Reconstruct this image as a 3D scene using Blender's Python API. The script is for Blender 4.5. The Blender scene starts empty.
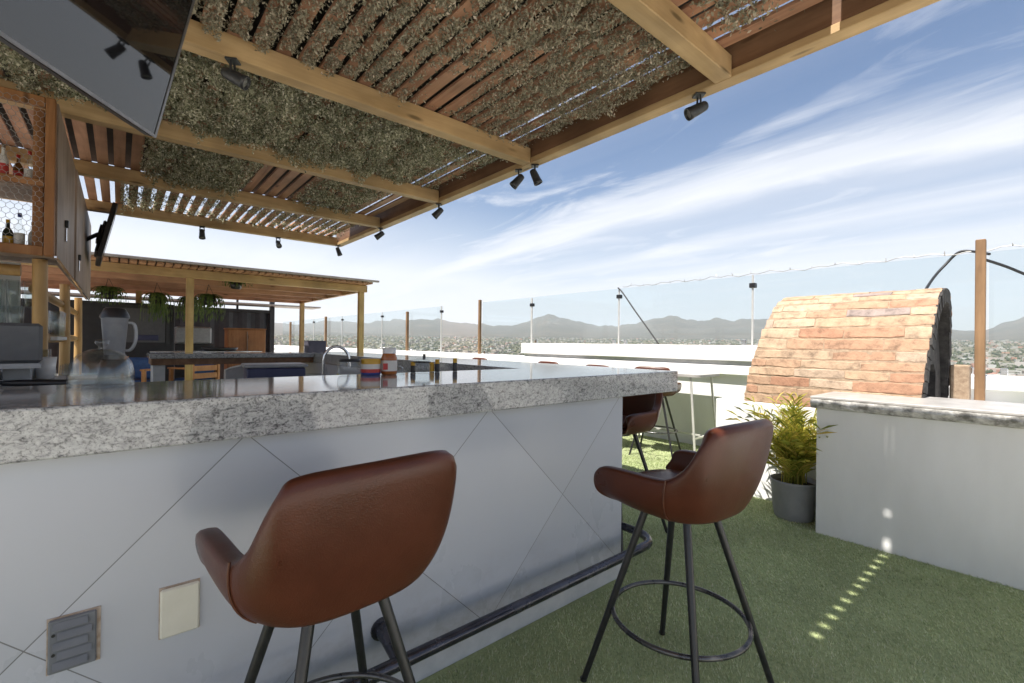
import bpy, math, random
import numpy as np
from mathutils import Vector, Matrix

random.seed(7)
RNG = np.random.default_rng(11)
S = bpy.context.scene
COL = S.collection
R = math.radians
PI = math.pi
SUN_EL = 62.8

# ------------------------------------------------------------------ materials
def nd(nt, kind, **kw):
    n = nt.nodes.new(kind)
    for k, v in kw.items():
        if k in n.inputs.keys():
            n.inputs[k].default_value = v
        else:
            setattr(n, k, v)
    return n

def ramp(nt, src, stops):
    r = nt.nodes.new('ShaderNodeValToRGB')
    e = r.color_ramp.elements
    while len(e) < len(stops):
        e.new(0.5)
    for el, (p, c) in zip(e, stops):
        el.position = p
        el.color = (c, c, c, 1) if isinstance(c, (int, float)) else (*c, 1)
    nt.links.new(src, r.inputs[0])
    return r.outputs[0]

def base(name, rough=0.5, metal=0.0, col=(.5, .5, .5), spec=0.5):
    m = bpy.data.materials.new(name)
    m.use_nodes = True
    b = m.node_tree.nodes['Principled BSDF']
    b.inputs['Base Color'].default_value = (*col, 1)
    b.inputs['Roughness'].default_value = rough
    b.inputs['Metallic'].default_value = metal
    b.inputs['Specular IOR Level'].default_value = spec
    return m, m.node_tree, b

def bump(nt, b, src, strength=0.3, dist=0.01):
    n = nd(nt, 'ShaderNodeBump', Strength=strength, Distance=dist)
    nt.links.new(src, n.inputs['Height'])
    nt.links.new(n.outputs[0], b.inputs['Normal'])

def coords(nt, scale=(1, 1, 1), rot=(0, 0, 0), which='Object'):
    t = nd(nt, 'ShaderNodeTexCoord')
    m = nd(nt, 'ShaderNodeMapping')
    m.inputs['Scale'].default_value = scale
    m.inputs['Rotation'].default_value = rot
    nt.links.new(t.outputs[which], m.inputs[0])
    return m.outputs[0]

def noise(nt, vec, scale, detail=4, rough=0.55, dist=0.0):
    n = nd(nt, 'ShaderNodeTexNoise', Scale=scale, Detail=detail, Roughness=rough, Distortion=dist)
    nt.links.new(vec, n.inputs['Vector'])
    return n.outputs['Fac']

def simple(name, c1, c2=None, rough=0.5, metal=0.0, scale=6.0, stretch=(1, 1, 1), bmp=0.0, spec=0.5, lo=.3, hi=.7, rvar=0.0):
    m, nt, b = base(name, rough, metal, c1, spec)
    v = coords(nt, stretch)
    f = noise(nt, v, scale, 6, .6)
    if c2:
        nt.links.new(ramp(nt, f, [(lo, c1), (hi, c2)]), b.inputs['Base Color'])
    if rvar:
        nt.links.new(ramp(nt, f, [(.3, max(0, rough - rvar)), (.7, min(1, rough + rvar))]), b.inputs['Roughness'])
    if bmp:
        bump(nt, b, f, bmp, .01)
    return m

def island(name, stops, rough=.6, trans=0.0, scale=None, bmp=0.0, lo=.34):
    """colour differs from one leaf / brick / house to the next"""
    m, nt, b = base(name, rough)
    g = nd(nt, 'ShaderNodeNewGeometry')
    src = g.outputs['Random Per Island']
    colr = ramp(nt, src, stops)
    if scale:
        v = coords(nt)
        f = noise(nt, v, scale, 6, .65)
        mx = nd(nt, 'ShaderNodeMix', data_type='RGBA', blend_type='MULTIPLY')
        mx.inputs[0].default_value = 1
        nt.links.new(colr, mx.inputs[6])
        nt.links.new(ramp(nt, f, [(.30, lo), (.47, .92), (.7, 1.18)]), mx.inputs[7])
        colr = mx.outputs[2]
        if bmp:
            bump(nt, b, f, bmp, .01)
    nt.links.new(colr, b.inputs['Base Color'])
    if trans:
        out = nt.nodes['Material Output']
        t = nd(nt, 'ShaderNodeBsdfTranslucent')
        nt.links.new(colr, t.inputs[0])
        ms = nd(nt, 'ShaderNodeMixShader')
        ms.inputs[0].default_value = trans
        nt.links.new(b.outputs[0], ms.inputs[1])
        nt.links.new(t.outputs[0], ms.inputs[2])
        nt.links.new(ms.outputs[0], out.inputs[0])
    return m

def wood(name, c1, c2, axis, rough=.55, scale=14):
    st = [1, 1, 1]
    st[axis] = .08
    m, nt, b = base(name, rough, 0, c1, .35)
    v = coords(nt, tuple(st))
    f = noise(nt, v, scale, 8, .65, .6)
    f2 = noise(nt, coords(nt), 2.3, 3)
    dk = tuple(q * .45 for q in c1)
    c = ramp(nt, f, [(.22, dk), (.33, c1), (.70, c2), (.85, tuple(min(1, q * 1.12) for q in c2))])
    stk = [4.5, 4.5, 4.5]
    stk[axis] = 1.1
    kv = nd(nt, 'ShaderNodeTexVoronoi', Scale=1.6, Randomness=1.0)
    nt.links.new(coords(nt, tuple(stk)), kv.inputs['Vector'])
    kn = nd(nt, 'ShaderNodeMix', data_type='RGBA')
    nt.links.new(ramp(nt, kv.outputs['Distance'], [(.05, .85), (.13, 0.0)]), kn.inputs[0])
    nt.links.new(c, kn.inputs[6]); kn.inputs[7].default_value = (*[q * .3 for q in c1], 1)
    c = kn.outputs[2]
    mx = nd(nt, 'ShaderNodeMix', data_type='RGBA', blend_type='MULTIPLY')
    mx.inputs[0].default_value = 1
    nt.links.new(c, mx.inputs[6])
    nt.links.new(ramp(nt, f2, [(.3, .66), (.7, 1.12)]), mx.inputs[7])
    nt.links.new(mx.outputs[2], b.inputs['Base Color'])
    bump(nt, b, f, .15, .004)
    return m

def thin_glass(name, tint, rough=0.0, ior=1.45, gain=1.0, film=0.0):
    m = bpy.data.materials.new(name)
    m.use_nodes = True
    nt = m.node_tree
    nt.nodes.clear()
    out = nd(nt, 'ShaderNodeOutputMaterial')
    t = nd(nt, 'ShaderNodeBsdfTransparent')
    t.inputs[0].default_value = (*tint, 1)
    g = nd(nt, 'ShaderNodeBsdfGlossy', Roughness=rough)
    f = nd(nt, 'ShaderNodeFresnel', IOR=ior)
    gm = nd(nt, 'ShaderNodeNewGeometry')
    im = nd(nt, 'ShaderNodeMix', data_type='FLOAT')
    im.inputs[2].default_value = ior
    im.inputs[3].default_value = 1 / ior
    nt.links.new(gm.outputs['Backfacing'], im.inputs[0])
    nt.links.new(im.outputs[0], f.inputs['IOR'])
    mt = nd(nt, 'ShaderNodeMath', operation='MULTIPLY_ADD', use_clamp=True)
    mt.inputs[1].default_value = gain
    mt.inputs[2].default_value = film
    nt.links.new(f.outputs[0], mt.inputs[0])
    ms = nd(nt, 'ShaderNodeMixShader')
    nt.links.new(mt.outputs[0], ms.inputs[0])
    nt.links.new(t.outputs[0], ms.inputs[1])
    nt.links.new(g.outputs[0], ms.inputs[2])
    nt.links.new(ms.outputs[0], out.inputs[0])
    return m

M = {}
# granite
def mk_granite(name, dark=1.0):
    m, nt, b = base(name, .1, 0, spec=.6)
    v = coords(nt, (1, 1, 1), (0, .5, .35))
    v2 = coords(nt, (.55, 1, 1), (0, .6, .2))
    big = noise(nt, v, 9, 5, .6)
    mid = noise(nt, v2, 66, 8, .72, .9)
    fine = noise(nt, v, 150, 4, .7)
    a = ramp(nt, mid, [(.33, (.05 * dark, .05 * dark, .056 * dark)), (.41, (.30 * dark, .30 * dark, .305 * dark)), (.50, (.50 * dark, .50 * dark, .495 * dark)), (.68, (.68 * dark, .68 * dark, .67 * dark))])
    mx = nd(nt, 'ShaderNodeMix', data_type='RGBA', blend_type='MULTIPLY')
    mx.inputs[0].default_value = 1
    nt.links.new(a, mx.inputs[6])
    nt.links.new(ramp(nt, fine, [(.36, .35), (.5, 1.0)]), mx.inputs[7])
    mx2 = nd(nt, 'ShaderNodeMix', data_type='RGBA', blend_type='MULTIPLY')
    mx2.inputs[0].default_value = 1
    nt.links.new(mx.outputs[2], mx2.inputs[6])
    nt.links.new(ramp(nt, big, [(.3, .95), (.65, 1.03)]), mx2.inputs[7])
    nt.links.new(mx2.outputs[2], b.inputs['Base Color'])
    nt.links.new(ramp(nt, fine, [(.3, .11), (.7, .05)]), b.inputs['Roughness'])
    return m
M['granite'] = mk_granite('polished granite', .86)

def mk_tile():
    m, nt, b = base('white tile wall', .28, 0, (.78, .79, .8), .5)
    t = nd(nt, 'ShaderNodeTexCoord')
    sp = nd(nt, 'ShaderNodeSeparateXYZ')
    nt.links.new(t.outputs['Object'], sp.inputs[0])
    def mth(op, a, bb):
        n = nd(nt, 'ShaderNodeMath', operation=op)
        for i, q in enumerate((a, bb)):
            if isinstance(q, (int, float)):
                n.inputs[i].default_value = q
            else:
                nt.links.new(q, n.inputs[i])
        return n.outputs[0]
    hx = mth('ADD', sp.outputs['X'], sp.outputs['Y'])
    masks = []
    for op, off in (('ADD', .398), ('SUBTRACT', -.742)):
        u = mth(op, hx, sp.outputs['Z'])
        u = mth('DIVIDE', mth('SUBTRACT', u, off + 1.657), .966)
        fr = mth('FRACT', mth('ADD', u, 50.5), 0)
        d = mth('ABSOLUTE', mth('SUBTRACT', fr, .5), 0)
        masks.append(mth('LESS_THAN', d, .0021))
    mk = mth('MAXIMUM', masks[0], masks[1])
    dirt = noise(nt, coords(nt, (1, 1, .6)), 2.1, 6, .6)
    c = ramp(nt, dirt, [(.25, (.46, .48, .53)), (.75, (.48, .495, .545))])
    mx = nd(nt, 'ShaderNodeMix', data_type='RGBA')
    nt.links.new(mk, mx.inputs[0])
    nt.links.new(c, mx.inputs[6])
    mx.inputs[7].default_value = (.20, .20, .21, 1)
    nt.links.new(mx.outputs[2], b.inputs['Base Color'])
    nt.links.new(ramp(nt, dirt, [(.2, .25), (.8, .31)]), b.inputs['Roughness'])
    inv = mth('SUBTRACT', 1.0, mk)
    bump(nt, b, inv, .5, .003)
    cid = nd(nt, 'ShaderNodeCombineXYZ')
    for k_, (op, off) in enumerate((('ADD', .398), ('SUBTRACT', -.742))):
        u = mth('DIVIDE', mth('SUBTRACT', mth(op, hx, sp.outputs['Z']), off + 1.657), .966)
        nt.links.new(mth('FLOOR', mth('ADD', u, 50.0), 0), cid.inputs[k_])
    wn = nd(nt, 'ShaderNodeTexWhiteNoise', noise_dimensions='2D')
    nt.links.new(cid.outputs[0], wn.inputs['Vector'])
    tone = ramp(nt, wn.outputs['Value'], [(0, .93), (1, 1.05)])
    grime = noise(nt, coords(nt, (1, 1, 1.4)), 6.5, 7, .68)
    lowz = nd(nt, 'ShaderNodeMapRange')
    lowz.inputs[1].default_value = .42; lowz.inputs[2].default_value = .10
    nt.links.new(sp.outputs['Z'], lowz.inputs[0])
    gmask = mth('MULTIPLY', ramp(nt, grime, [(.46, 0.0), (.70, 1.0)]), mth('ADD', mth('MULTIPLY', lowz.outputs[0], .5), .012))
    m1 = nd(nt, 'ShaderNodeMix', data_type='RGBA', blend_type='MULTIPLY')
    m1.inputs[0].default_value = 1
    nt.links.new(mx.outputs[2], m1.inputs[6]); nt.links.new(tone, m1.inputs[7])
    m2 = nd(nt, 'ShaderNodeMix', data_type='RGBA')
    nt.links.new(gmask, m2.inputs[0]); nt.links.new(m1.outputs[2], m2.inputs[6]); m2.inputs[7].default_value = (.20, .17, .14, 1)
    nt.links.new(m2.outputs[2], b.inputs['Base Color'])
    return m
M['tile'] = mk_tile()
M['stucco'] = simple('white painted render', (.74, .74, .73), (.82, .82, .81), .75, 0, 3.0, (1, 1, .5), .08)
M['bar_paint'] = simple('grey white painted masonry', (.75, .745, .725), (.84, .835, .82), .6, 0, 3.4, (1, 1, .35), .1)
M['plinth'] = simple('cement plinth', (.42, .43, .44), (.55, .55, .55), .8, 0, 9, bmp=.2)
M['paving'] = simple('pale paving for bounce light', (.64, .61, .56), (.76, .73, .68), .8, 0, 3.0)  # floor out of view, made pale to bounce sunlight up under the roof
M['concrete'] = simple('rough weathered concrete edge', (.20, .19, .17), (.62, .60, .56), .85, 0, 16, (1, 1, 1.6), .8, lo=.38, hi=.6)
M['slabtop'] = simple('pale worn stone top', (.30, .285, .27), (.46, .44, .42), .35, 0, 7)
M['timber_x'] = wood('golden pine beam', (.43, .28, .13), (.60, .42, .225), 0)
M['timber_y'] = wood('golden pine fascia', (.43, .28, .13), (.60, .42, .225), 1)
M['beam_dark'] = wood('dark stained beam', (.17, .085, .045), (.28, .155, .085), 1)
M['timber_z'] = wood('golden pine post', (.42, .27, .11), (.58, .40, .18), 2)
M['slat'] = wood('reddish brown slats', (.34, .17, .105), (.56, .32, .20), 1, .6)
M['slat2'] = wood('reddish brown roof boards', (.46, .25, .16), (.64, .38, .26), 0, .6)
M['sheet'] = simple('dark roofing felt', (.03, .026, .024), (.05, .045, .04), .9, 0, 8)
M['dark_wood'] = wood('weathered grey brown board', (.26, .19, .145), (.40, .31, .25), 2)
M['rust_wood'] = wood('orange brown stained wood', (.22, .09, .03), (.42, .20, .08), 2)
M['round_pole'] = wood('varnished log pole', (.34, .19, .06), (.55, .35, .14), 2, .4, 9)
M['round_rail'] = wood('varnished log rail', (.34, .19, .06), (.55, .35, .14), 1, .4, 9)
M['post'] = wood('dry brown post', (.20, .115, .06), (.33, .20, .105), 2)
M['orange_wood'] = wood('orange varnished wood', (.42, .17, .05), (.58, .27, .09), 2, .4)
M['bar_panel'] = wood('warm wood panelling', (.30, .13, .05), (.46, .22, .09), 2, .45, 8)
M['leather'] = None
def mk_leather():
    m, nt, b = base('brown leather', .38, 0, (.12, .04, .018), .34)
    v = coords(nt)
    f = noise(nt, v, 5, 5, .6)
    vo = nd(nt, 'ShaderNodeTexVoronoi', Scale=260.0)
    nt.links.new(v, vo.inputs['Vector'])
    nt.links.new(ramp(nt, f, [(.3, (.058, .0165, .0085)), (.7, (.090, .0255, .0125))]), b.inputs['Base Color'])
    nt.links.new(ramp(nt, f, [(.3, .26), (.7, .38)]), b.inputs['Roughness'])
    cr = noise(nt, v, 26, 6, .7, 1.5)
    ad = nd(nt, 'ShaderNodeMath', operation='MULTIPLY_ADD')
    ad.inputs[1].default_value = 2.2
    nt.links.new(cr, ad.inputs[0]); nt.links.new(vo.outputs['Distance'], ad.inputs[2])
    bump(nt, b, ad.outputs[0], .15, .002)
    return m
M['leather'] = mk_leather()
M['leather_dark'] = simple('dark brown piping', (.07, .022, .011), (.11, .035, .017), .4, 0, 30)
M['black_metal'] = simple('black powder coated steel', (.012, .012, .013), (.022, .022, .024), .35, 0, 40, rvar=.08)
M['rail_metal'] = simple('dark worn steel rail', (.045, .045, .055), (.10, .10, .12), .26, .7, 9, rvar=.06)
M['ring_metal'] = simple('worn foot ring steel', (.05, .05, .055), (.16, .155, .15), .3, .7, 14, rvar=.1)
M['chrome'] = simple('brushed chrome', (.62, .62, .64), (.75, .75, .77), .16, 1, 20, rvar=.06)
M['steel_white'] = simple('pale galvanised leg', (.50, .49, .47), (.62, .61, .58), .4, .3, 20)
M['plastic_black'] = simple('black plastic', (.012, .012, .014), (.02, .02, .023), .35, 0, 30, rvar=.05)
M['spot'] = simple('dark grey spotlight housing', (.025, .027, .03), (.05, .052, .056), .4, .2, 40)
M['lens'] = simple('spotlight lens', (.25, .25, .24), (.4, .4, .38), .15, .3, 40)
M['screen'] = simple('black glossy screen', (.006, .006, .008), (.009, .009, .011), .03, 0, 3, spec=1.0)
M['bezel'] = simple('dark silver bezel', (.16, .16, .17), (.24, .24, .25), .3, .7, 20)
M['glass_panel'] = thin_glass('railing glass', (.925, .96, .968), 0, 1.45, .55, .0)
M['clear'] = thin_glass('clear glassware', (.955, .97, .97), .01, 1.48, 1.0, .015)
M['grey_plastic'] = simple('grey machine housing', (.085, .09, .10), (.11, .115, .125), .42, 0, 20)
M['silver_plastic'] = simple('silver grey plastic', (.30, .31, .33), (.38, .39, .41), .35, .2, 20)
M['vent'] = simple('grey louvre plastic', (.13, .14, .16), (.17, .18, .20), .5, 0, 16)
M['cream'] = simple('cream plate', (.62, .60, .52), (.68, .66, .58), .35, 0, 12)
M['stain'] = simple('rusty brown sealant', (.30, .21, .14), (.55, .47, .40), .8, 0, 40, bmp=.3)
M['pot'] = simple('grey pot', (.24, .24, .245), (.31, .31, .31), .6, 0, 8)
M['soil'] = simple('dark soil', (.02, .014, .01), (.05, .035, .025), .95, 0, 60, bmp=.6)
M['palm'] = island('palm leaflet', [(0, (.20, .24, .035)), (.45, (.42, .42, .06)), (.8, (.64, .56, .10)), (1, (.68, .52, .14))], .45, .5)
M['ivy'] = island('artificial ivy leaf', [(0, (.10, .112, .062)), (.35, (.28, .285, .18)), (.7, (.50, .485, .35)), (.9, (.70, .655, .51)), (1, (.88, .82, .70))], .6, .35)
M['ivy_dry'] = island('dried ivy leaf', [(0, (.16, .15, .105)), (.4, (.33, .305, .22)), (.8, (.50, .45, .335)), (.95, (.62, .54, .42)), (1, (.8, .68, .56))], .7, .35)
M['fern'] = island('hanging fern', [(0, (.05, .10, .02)), (1, (.16, .22, .06))], .6, .3)
M['brick'] = island('oven brick', [(0, (.35, .185, .115)), (.2, (.40, .235, .15)), (.5, (.43, .29, .19)), (.75, (.45, .325, .225)), (.90, (.42, .315, .235)), (.95, (.27, .215, .195)), (1, (.34, .265, .23))], .9, 0, 13, 1.0, .5)
M['mortar'] = simple('oven mortar', (.24, .165, .11), (.40, .30, .21), .95, 0, 30, bmp=.5)
M['soot'] = simple('sooty brick', (.012, .011, .011), (.06, .055, .052), .9, 0, 18, bmp=.6)
M['soot_brown'] = simple('burnt brown lining', (.05, .028, .018), (.14, .075, .045), .9, 0, 14, bmp=.5)
M['container'] = simple('dark corrugated steel', (.018, .019, .022), (.035, .036, .042), .5, .2, 7)
M['pergola_tin'] = simple('thin weathered roof sheet', (.30, .25, .22), (.42, .37, .33), .6, .2, 8)
M['blue_cloth'] = simple('blue cushion cloth', (.022, .055, .16), (.035, .085, .22), .8, 0, 20)
M['navy_plastic'] = simple('navy plastic', (.03, .035, .09), (.05, .055, .12), .4, 0, 10)
M['sling'] = simple('grey sling fabric', (.24, .24, .25), (.29, .29, .30), .6, 0, 10)
M['speaker'] = simple('purple grey box', (.07, .065, .09), (.10, .095, .12), .6, 0, 10)
M['yellow_cloth'] = simple('yellow green cloth', (.30, .29, .05), (.42, .40, .10), .8, 0, 30, bmp=.4)
M['red'] = simple('red print', (.45, .03, .03), (.55, .05, .04), .35, 0, 10)
M['yellow'] = simple('amber yellow print', (.60, .33, .02), (.66, .40, .04), .35, 0, 10)
M['label_white'] = simple('white print', (.66, .64, .6), (.74, .72, .68), .4, 0, 10)
M['label_blue'] = simple('blue print', (.04, .06, .25), (.05, .08, .30), .35, 0, 10)
M['amber'] = simple('brown orange bottle', (.32, .09, .02), (.44, .15, .03), .18, 0, 10)
M['white_plastic'] = simple('white plastic', (.74, .74, .74), (.8, .8, .8), .35, 0, 10)
M['wire'] = simple('galvanised wire', (.30, .29, .28), (.42, .41, .39), .4, .6, 30)
M['cable'] = simple('black cable', (.012, .012, .013), (.02, .02, .022), .5, 0, 30)
M['bulb'] = simple('small clear bulb', (.5, .5, .5), (.6, .6, .6), .1, .2, 30)
M['house'] = island('town house walls', [(0, (.22, .18, .145)), (.25, (.32, .285, .25)), (.5, (.41, .385, .35)), (.65, (.29, .24, .195)), (.8, (.52, .50, .475)), (.9, (.36, .19, .14)), (1, (.40, .22, .16))], .85)
M['tree_far'] = island('distant tree', [(0, (.028, .042, .018)), (1, (.075, .085, .04))], .9)
M['bottle_glass'] = island('bottle glass', [(0, (.02, .05, .03)), (.4, (.08, .04, .015)), (.7, (.3, .3, .28)), (1, (.12, .1, .3))], .1)

def mk_turf():
    m, nt, b = base('green turf backing', .9, 0, (.06, .085, .03), .2)
    f = noise(nt, coords(nt), 90, 6, .7)
    f2 = noise(nt, coords(nt, (1, 1, 1)), 1.4, 4, .6)
    a = ramp(nt, f, [(.3, (.27, .32, .15)), (.7, (.44, .49, .26))])
    mx = nd(nt, 'ShaderNodeMix', data_type='RGBA', blend_type='MULTIPLY')
    mx.inputs[0].default_value = 1
    nt.links.new(a, mx.inputs[6])
    nt.links.new(ramp(nt, f2, [(.3, .8), (.7, 1.1)]), mx.inputs[7])
    nt.links.new(mx.outputs[2], b.inputs['Base Color'])
    bump(nt, b, f, .8, .01)
    return m
M['turf'] = mk_turf()
M['blade'] = island('turf blade', [(0, (.33, .40, .20)), (.5, (.51, .565, .32)), (.85, (.64, .68, .42)), (1, (.72, .70, .52))], .6, .45, 2.2, 0, .72)

def mk_land():
    m, nt, b = base('dry valley land', .95, 0, (.2, .17, .11), .1)
    v = coords(nt)
    f = noise(nt, v, .004, 8, .65)
    f2 = noise(nt, v, .03, 6, .7)
    a = ramp(nt, f, [(.3, (.075, .085, .045)), (.5, (.15, .135, .085)), (.7, (.24, .20, .14))])
    mx = nd(nt, 'ShaderNodeMix', data_type='RGBA', blend_type='MULTIPLY')
    mx.inputs[0].default_value = 1
    nt.links.new(a, mx.inputs[6])
    nt.links.new(ramp(nt, f2, [(.3, .6), (.7, 1.2)]), mx.inputs[7])
    nt.links.new(mx.outputs[2], b.inputs['Base Color'])
    return m
M['land'] = mk_land()
def mk_hill():
    m, nt, b = base('scrub covered hillside', .95, 0, (.1, .1, .06), .1)
    v = coords(nt)
    f = noise(nt, v, .003, 9, .7)
    f2 = noise(nt, v, .02, 6, .7)
    a = ramp(nt, f, [(.3, (.055, .052, .034)), (.55, (.10, .082, .056)), (.75, (.17, .13, .095))])
    mx = nd(nt, 'ShaderNodeMix', data_type='RGBA', blend_type='MULTIPLY')
    mx.inputs[0].default_value = 1
    nt.links.new(a, mx.inputs[6])
    nt.links.new(ramp(nt, f2, [(.3, .6), (.7, 1.2)]), mx.inputs[7])
    nt.links.new(mx.outputs[2], b.inputs['Base Color'])
    return m
M['hill'] = mk_hill()

# ------------------------------------------------------------------ mesh building
class MB:
    def __init__(self):
        self.v = []; self.f = []; self.mi = []; self.sm = []
    def add(self, verts, faces, mi=0, smooth=False):
        o = len(self.v)
        self.v += [tuple(p) for p in verts]
        self.f += [tuple(i + o for i in f) for f in faces]
        self.mi += [mi] * len(faces)
        self.sm += [smooth] * len(faces)
        return self
    def box(self, x0, x1, y0, y1, z0, z1, mi=0, mat=None, bev=0.0):
        if bev > 0:
            b = min(bev, (x1 - x0) / 2.01, (y1 - y0) / 2.01, (z1 - z0) / 2.01)
            vs = []
            idx = {}
            for sx in (0, 1):
                for sy in (0, 1):
                    for sz in (0, 1):
                        X = (x0, x1)[sx]; Y = (y0, y1)[sy]; Z = (z0, z1)[sz]
                        ix = b * (1 - 2 * sx); iy = b * (1 - 2 * sy); iz = b * (1 - 2 * sz)
                        for a, p in (('x', (X, Y + iy, Z + iz)), ('y', (X + ix, Y, Z + iz)), ('z', (X + ix, Y + iy, Z))):
                            idx[sx, sy, sz, a] = len(vs); vs.append(p)
            fs = []
            for s in (0, 1):
                fs.append([idx[s, a, c, 'x'] for a, c in ((0, 0), (0, 1), (1, 1), (1, 0))])
                fs.append([idx[a, s, c, 'y'] for a, c in ((0, 0), (0, 1), (1, 1), (1, 0))])
                fs.append([idx[a, c, s, 'z'] for a, c in ((0, 0), (0, 1), (1, 1), (1, 0))])
            for s in (0, 1):
                for t in (0, 1):
                    fs.append([idx[s, t, 0, 'x'], idx[s, t, 1, 'x'], idx[s, t, 1, 'y'], idx[s, t, 0, 'y']])
                    fs.append([idx[s, 0, t, 'x'], idx[s, 1, t, 'x'], idx[s, 1, t, 'z'], idx[s, 0, t, 'z']])
                    fs.append([idx[0, s, t, 'y'], idx[1, s, t, 'y'], idx[1, s, t, 'z'], idx[0, s, t, 'z']])
                    for u in (0, 1):
                        fs.append([idx[s, t, u, 'x'], idx[s, t, u, 'y'], idx[s, t, u, 'z']])
            c = Vector(((x0 + x1) / 2, (y0 + y1) / 2, (z0 + z1) / 2))
            out = []
            for f in fs:
                p = [Vector(vs[i]) for i in f]
                n = (p[1] - p[0]).cross(p[2] - p[0])
                m = sum(p, Vector()) / len(p) - c
                out.append(f if n.dot(m) > 0 else f[::-1])
            if mat: vs = [mat @ Vector(p) for p in vs]
            return self.add(vs, out, mi)
        vs = [(x0, y0, z0), (x1, y0, z0), (x1, y1, z0), (x0, y1, z0), (x0, y0, z1), (x1, y0, z1), (x1, y1, z1), (x0, y1, z1)]
        if mat: vs = [mat @ Vector(p) for p in vs]
        return self.add(vs, [(3, 2, 1, 0), (4, 5, 6, 7), (0, 1, 5, 4), (1, 2, 6, 5), (2, 3, 7, 6), (3, 0, 4, 7)], mi)
    def cyl(self, a, b, r0, r1=None, n=16, mi=0, caps=True):
        return self.tube([a, b], [r0, r0 if r1 is None else r1], n, mi, caps)
    def tube(self, pts, r, n=10, mi=0, caps=True, closed=False):
        pts = [Vector(p) for p in pts]
        k = len(pts)
        rs = r if isinstance(r, (list, tuple)) else [r] * k
        up = None
        rings = []
        for i, p in enumerate(pts):
            if closed:
                t = pts[(i + 1) % k] - pts[i - 1]
            else:
                t = pts[min(i + 1, k - 1)] - pts[max(i - 1, 0)]
            t.normalize()
            if up is None:
                up = Vector((0, 0, 1)) if abs(t.z) < .9 else Vector((1, 0, 0))
            s = t.cross(up)
            if s.length < 1e-5:
                s = t.orthogonal()
            s.normalize()
            up = s.cross(t).normalized()
            rings.append([p + (s * math.cos(2 * PI * j / n) + up * math.sin(2 * PI * j / n)) * rs[i] for j in range(n)])
        vs = [q for rg in rings for q in rg]
        fs = []
        for i in range(k if closed else k - 1):
            a = i * n; b = ((i + 1) % k) * n
            for j in range(n):
                j2 = (j + 1) % n
                fs.append((a + j, a + j2, b + j2, b + j))
        self.add(vs, fs, mi, True)
        if caps and not closed:
            self.add(rings[0], [tuple(range(n))], mi)
            self.add(rings[-1], [tuple(range(n))[::-1]], mi)
        return self
    def lathe(self, prof, n=32, c=(0, 0), mi=0, smooth=True):
        """prof: list of (radius, z) going up the outside"""
        vs = []; fs = []
        for r, z in prof:
            for j in range(n):
                a = 2 * PI * j / n
                vs.append((c[0] + r * math.cos(a), c[1] + r * math.sin(a), z))
        for i in range(len(prof) - 1):
            for j in range(n):
                j2 = (j + 1) % n
                fs.append((i * n + j, i * n + j2, (i + 1) * n + j2, (i + 1) * n + j))
        return self.add(vs, fs, mi, smooth)
    def prism(self, poly, z0, z1, mi=0, mat=None):
        n = len(poly)
        vs = [(x, y, z0) for x, y in poly] + [(x, y, z1) for x, y in poly]
        if mat: vs = [mat @ Vector(p) for p in vs]
        fs = [tuple(range(n))[::-1], tuple(range(n, 2 * n))] + [(i, (i + 1) % n, (i + 1) % n + n, i + n) for i in range(n)]
        return self.add(vs, fs, mi)
    def build(self, name, mats, parent=None, loc=None):
        me = bpy.data.meshes.new(name)
        me.from_pydata([tuple(p) for p in self.v], [], self.f)
        if not isinstance(mats, (list, tuple)): mats = [mats]
        for m in mats: me.materials.append(M[m] if isinstance(m, str) else m)
        me.polygons.foreach_set('material_index', self.mi)
        me.polygons.foreach_set('use_smooth', self.sm)
        me.update()
        o = bpy.data.objects.new(name, me)
        COL.objects.link(o)
        if parent is not None: o.parent = parent
        if loc is not None: o.location = loc
        return o

def quads_mesh(name, verts, nper, mat, parent=None):
    """big mesh of loose nper-gons from a numpy array (count*nper, 3)"""
    n = len(verts); k = n // nper
    me = bpy.data.meshes.new(name)
    me.vertices.add(n)
    me.vertices.foreach_set('co', verts.astype(np.float32).ravel())
    me.loops.add(n)
    me.loops.foreach_set('vertex_index', np.arange(n, dtype=np.int32))
    me.polygons.add(k)
    me.polygons.foreach_set('loop_start', np.arange(0, n, nper, dtype=np.int32))
    me.polygons.foreach_set('loop_total', np.full(k, nper, dtype=np.int32))
    me.materials.append(M[mat])
    me.update(calc_edges=True)
    o = bpy.data.objects.new(name, me)
    COL.objects.link(o)
    if parent is not None: o.parent = parent
    return o

def tag(o, label=None, cat=None, group=None, kind=None):
    if label: o['label'] = label
    if cat: o['category'] = cat
    if group: o['group'] = group
    if kind: o['kind'] = kind
    return o

def thing(name, label, cat, loc=(0, 0, 0), rz=0.0, group=None):
    o = bpy.data.objects.new(name, None)
    o.empty_display_size = .1
    COL.objects.link(o)
    o.location = loc
    o.rotation_euler = (0, 0, rz)
    return tag(o, label, cat, group)

def kids(o):
    return [c for c in bpy.data.objects if c.parent == o]

def dup(o, loc, rz, label, group=None):
    c = o.copy(); COL.objects.link(c)
    c.location = loc; c.rotation_euler = (0, 0, rz); c['label'] = label
    if group: c['group'] = group
    for k in kids(o):
        d = k.copy(); COL.objects.link(d); d.parent = c
        for g in kids(k):
            e = g.copy(); COL.objects.link(e); e.parent = d
    return c

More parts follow.
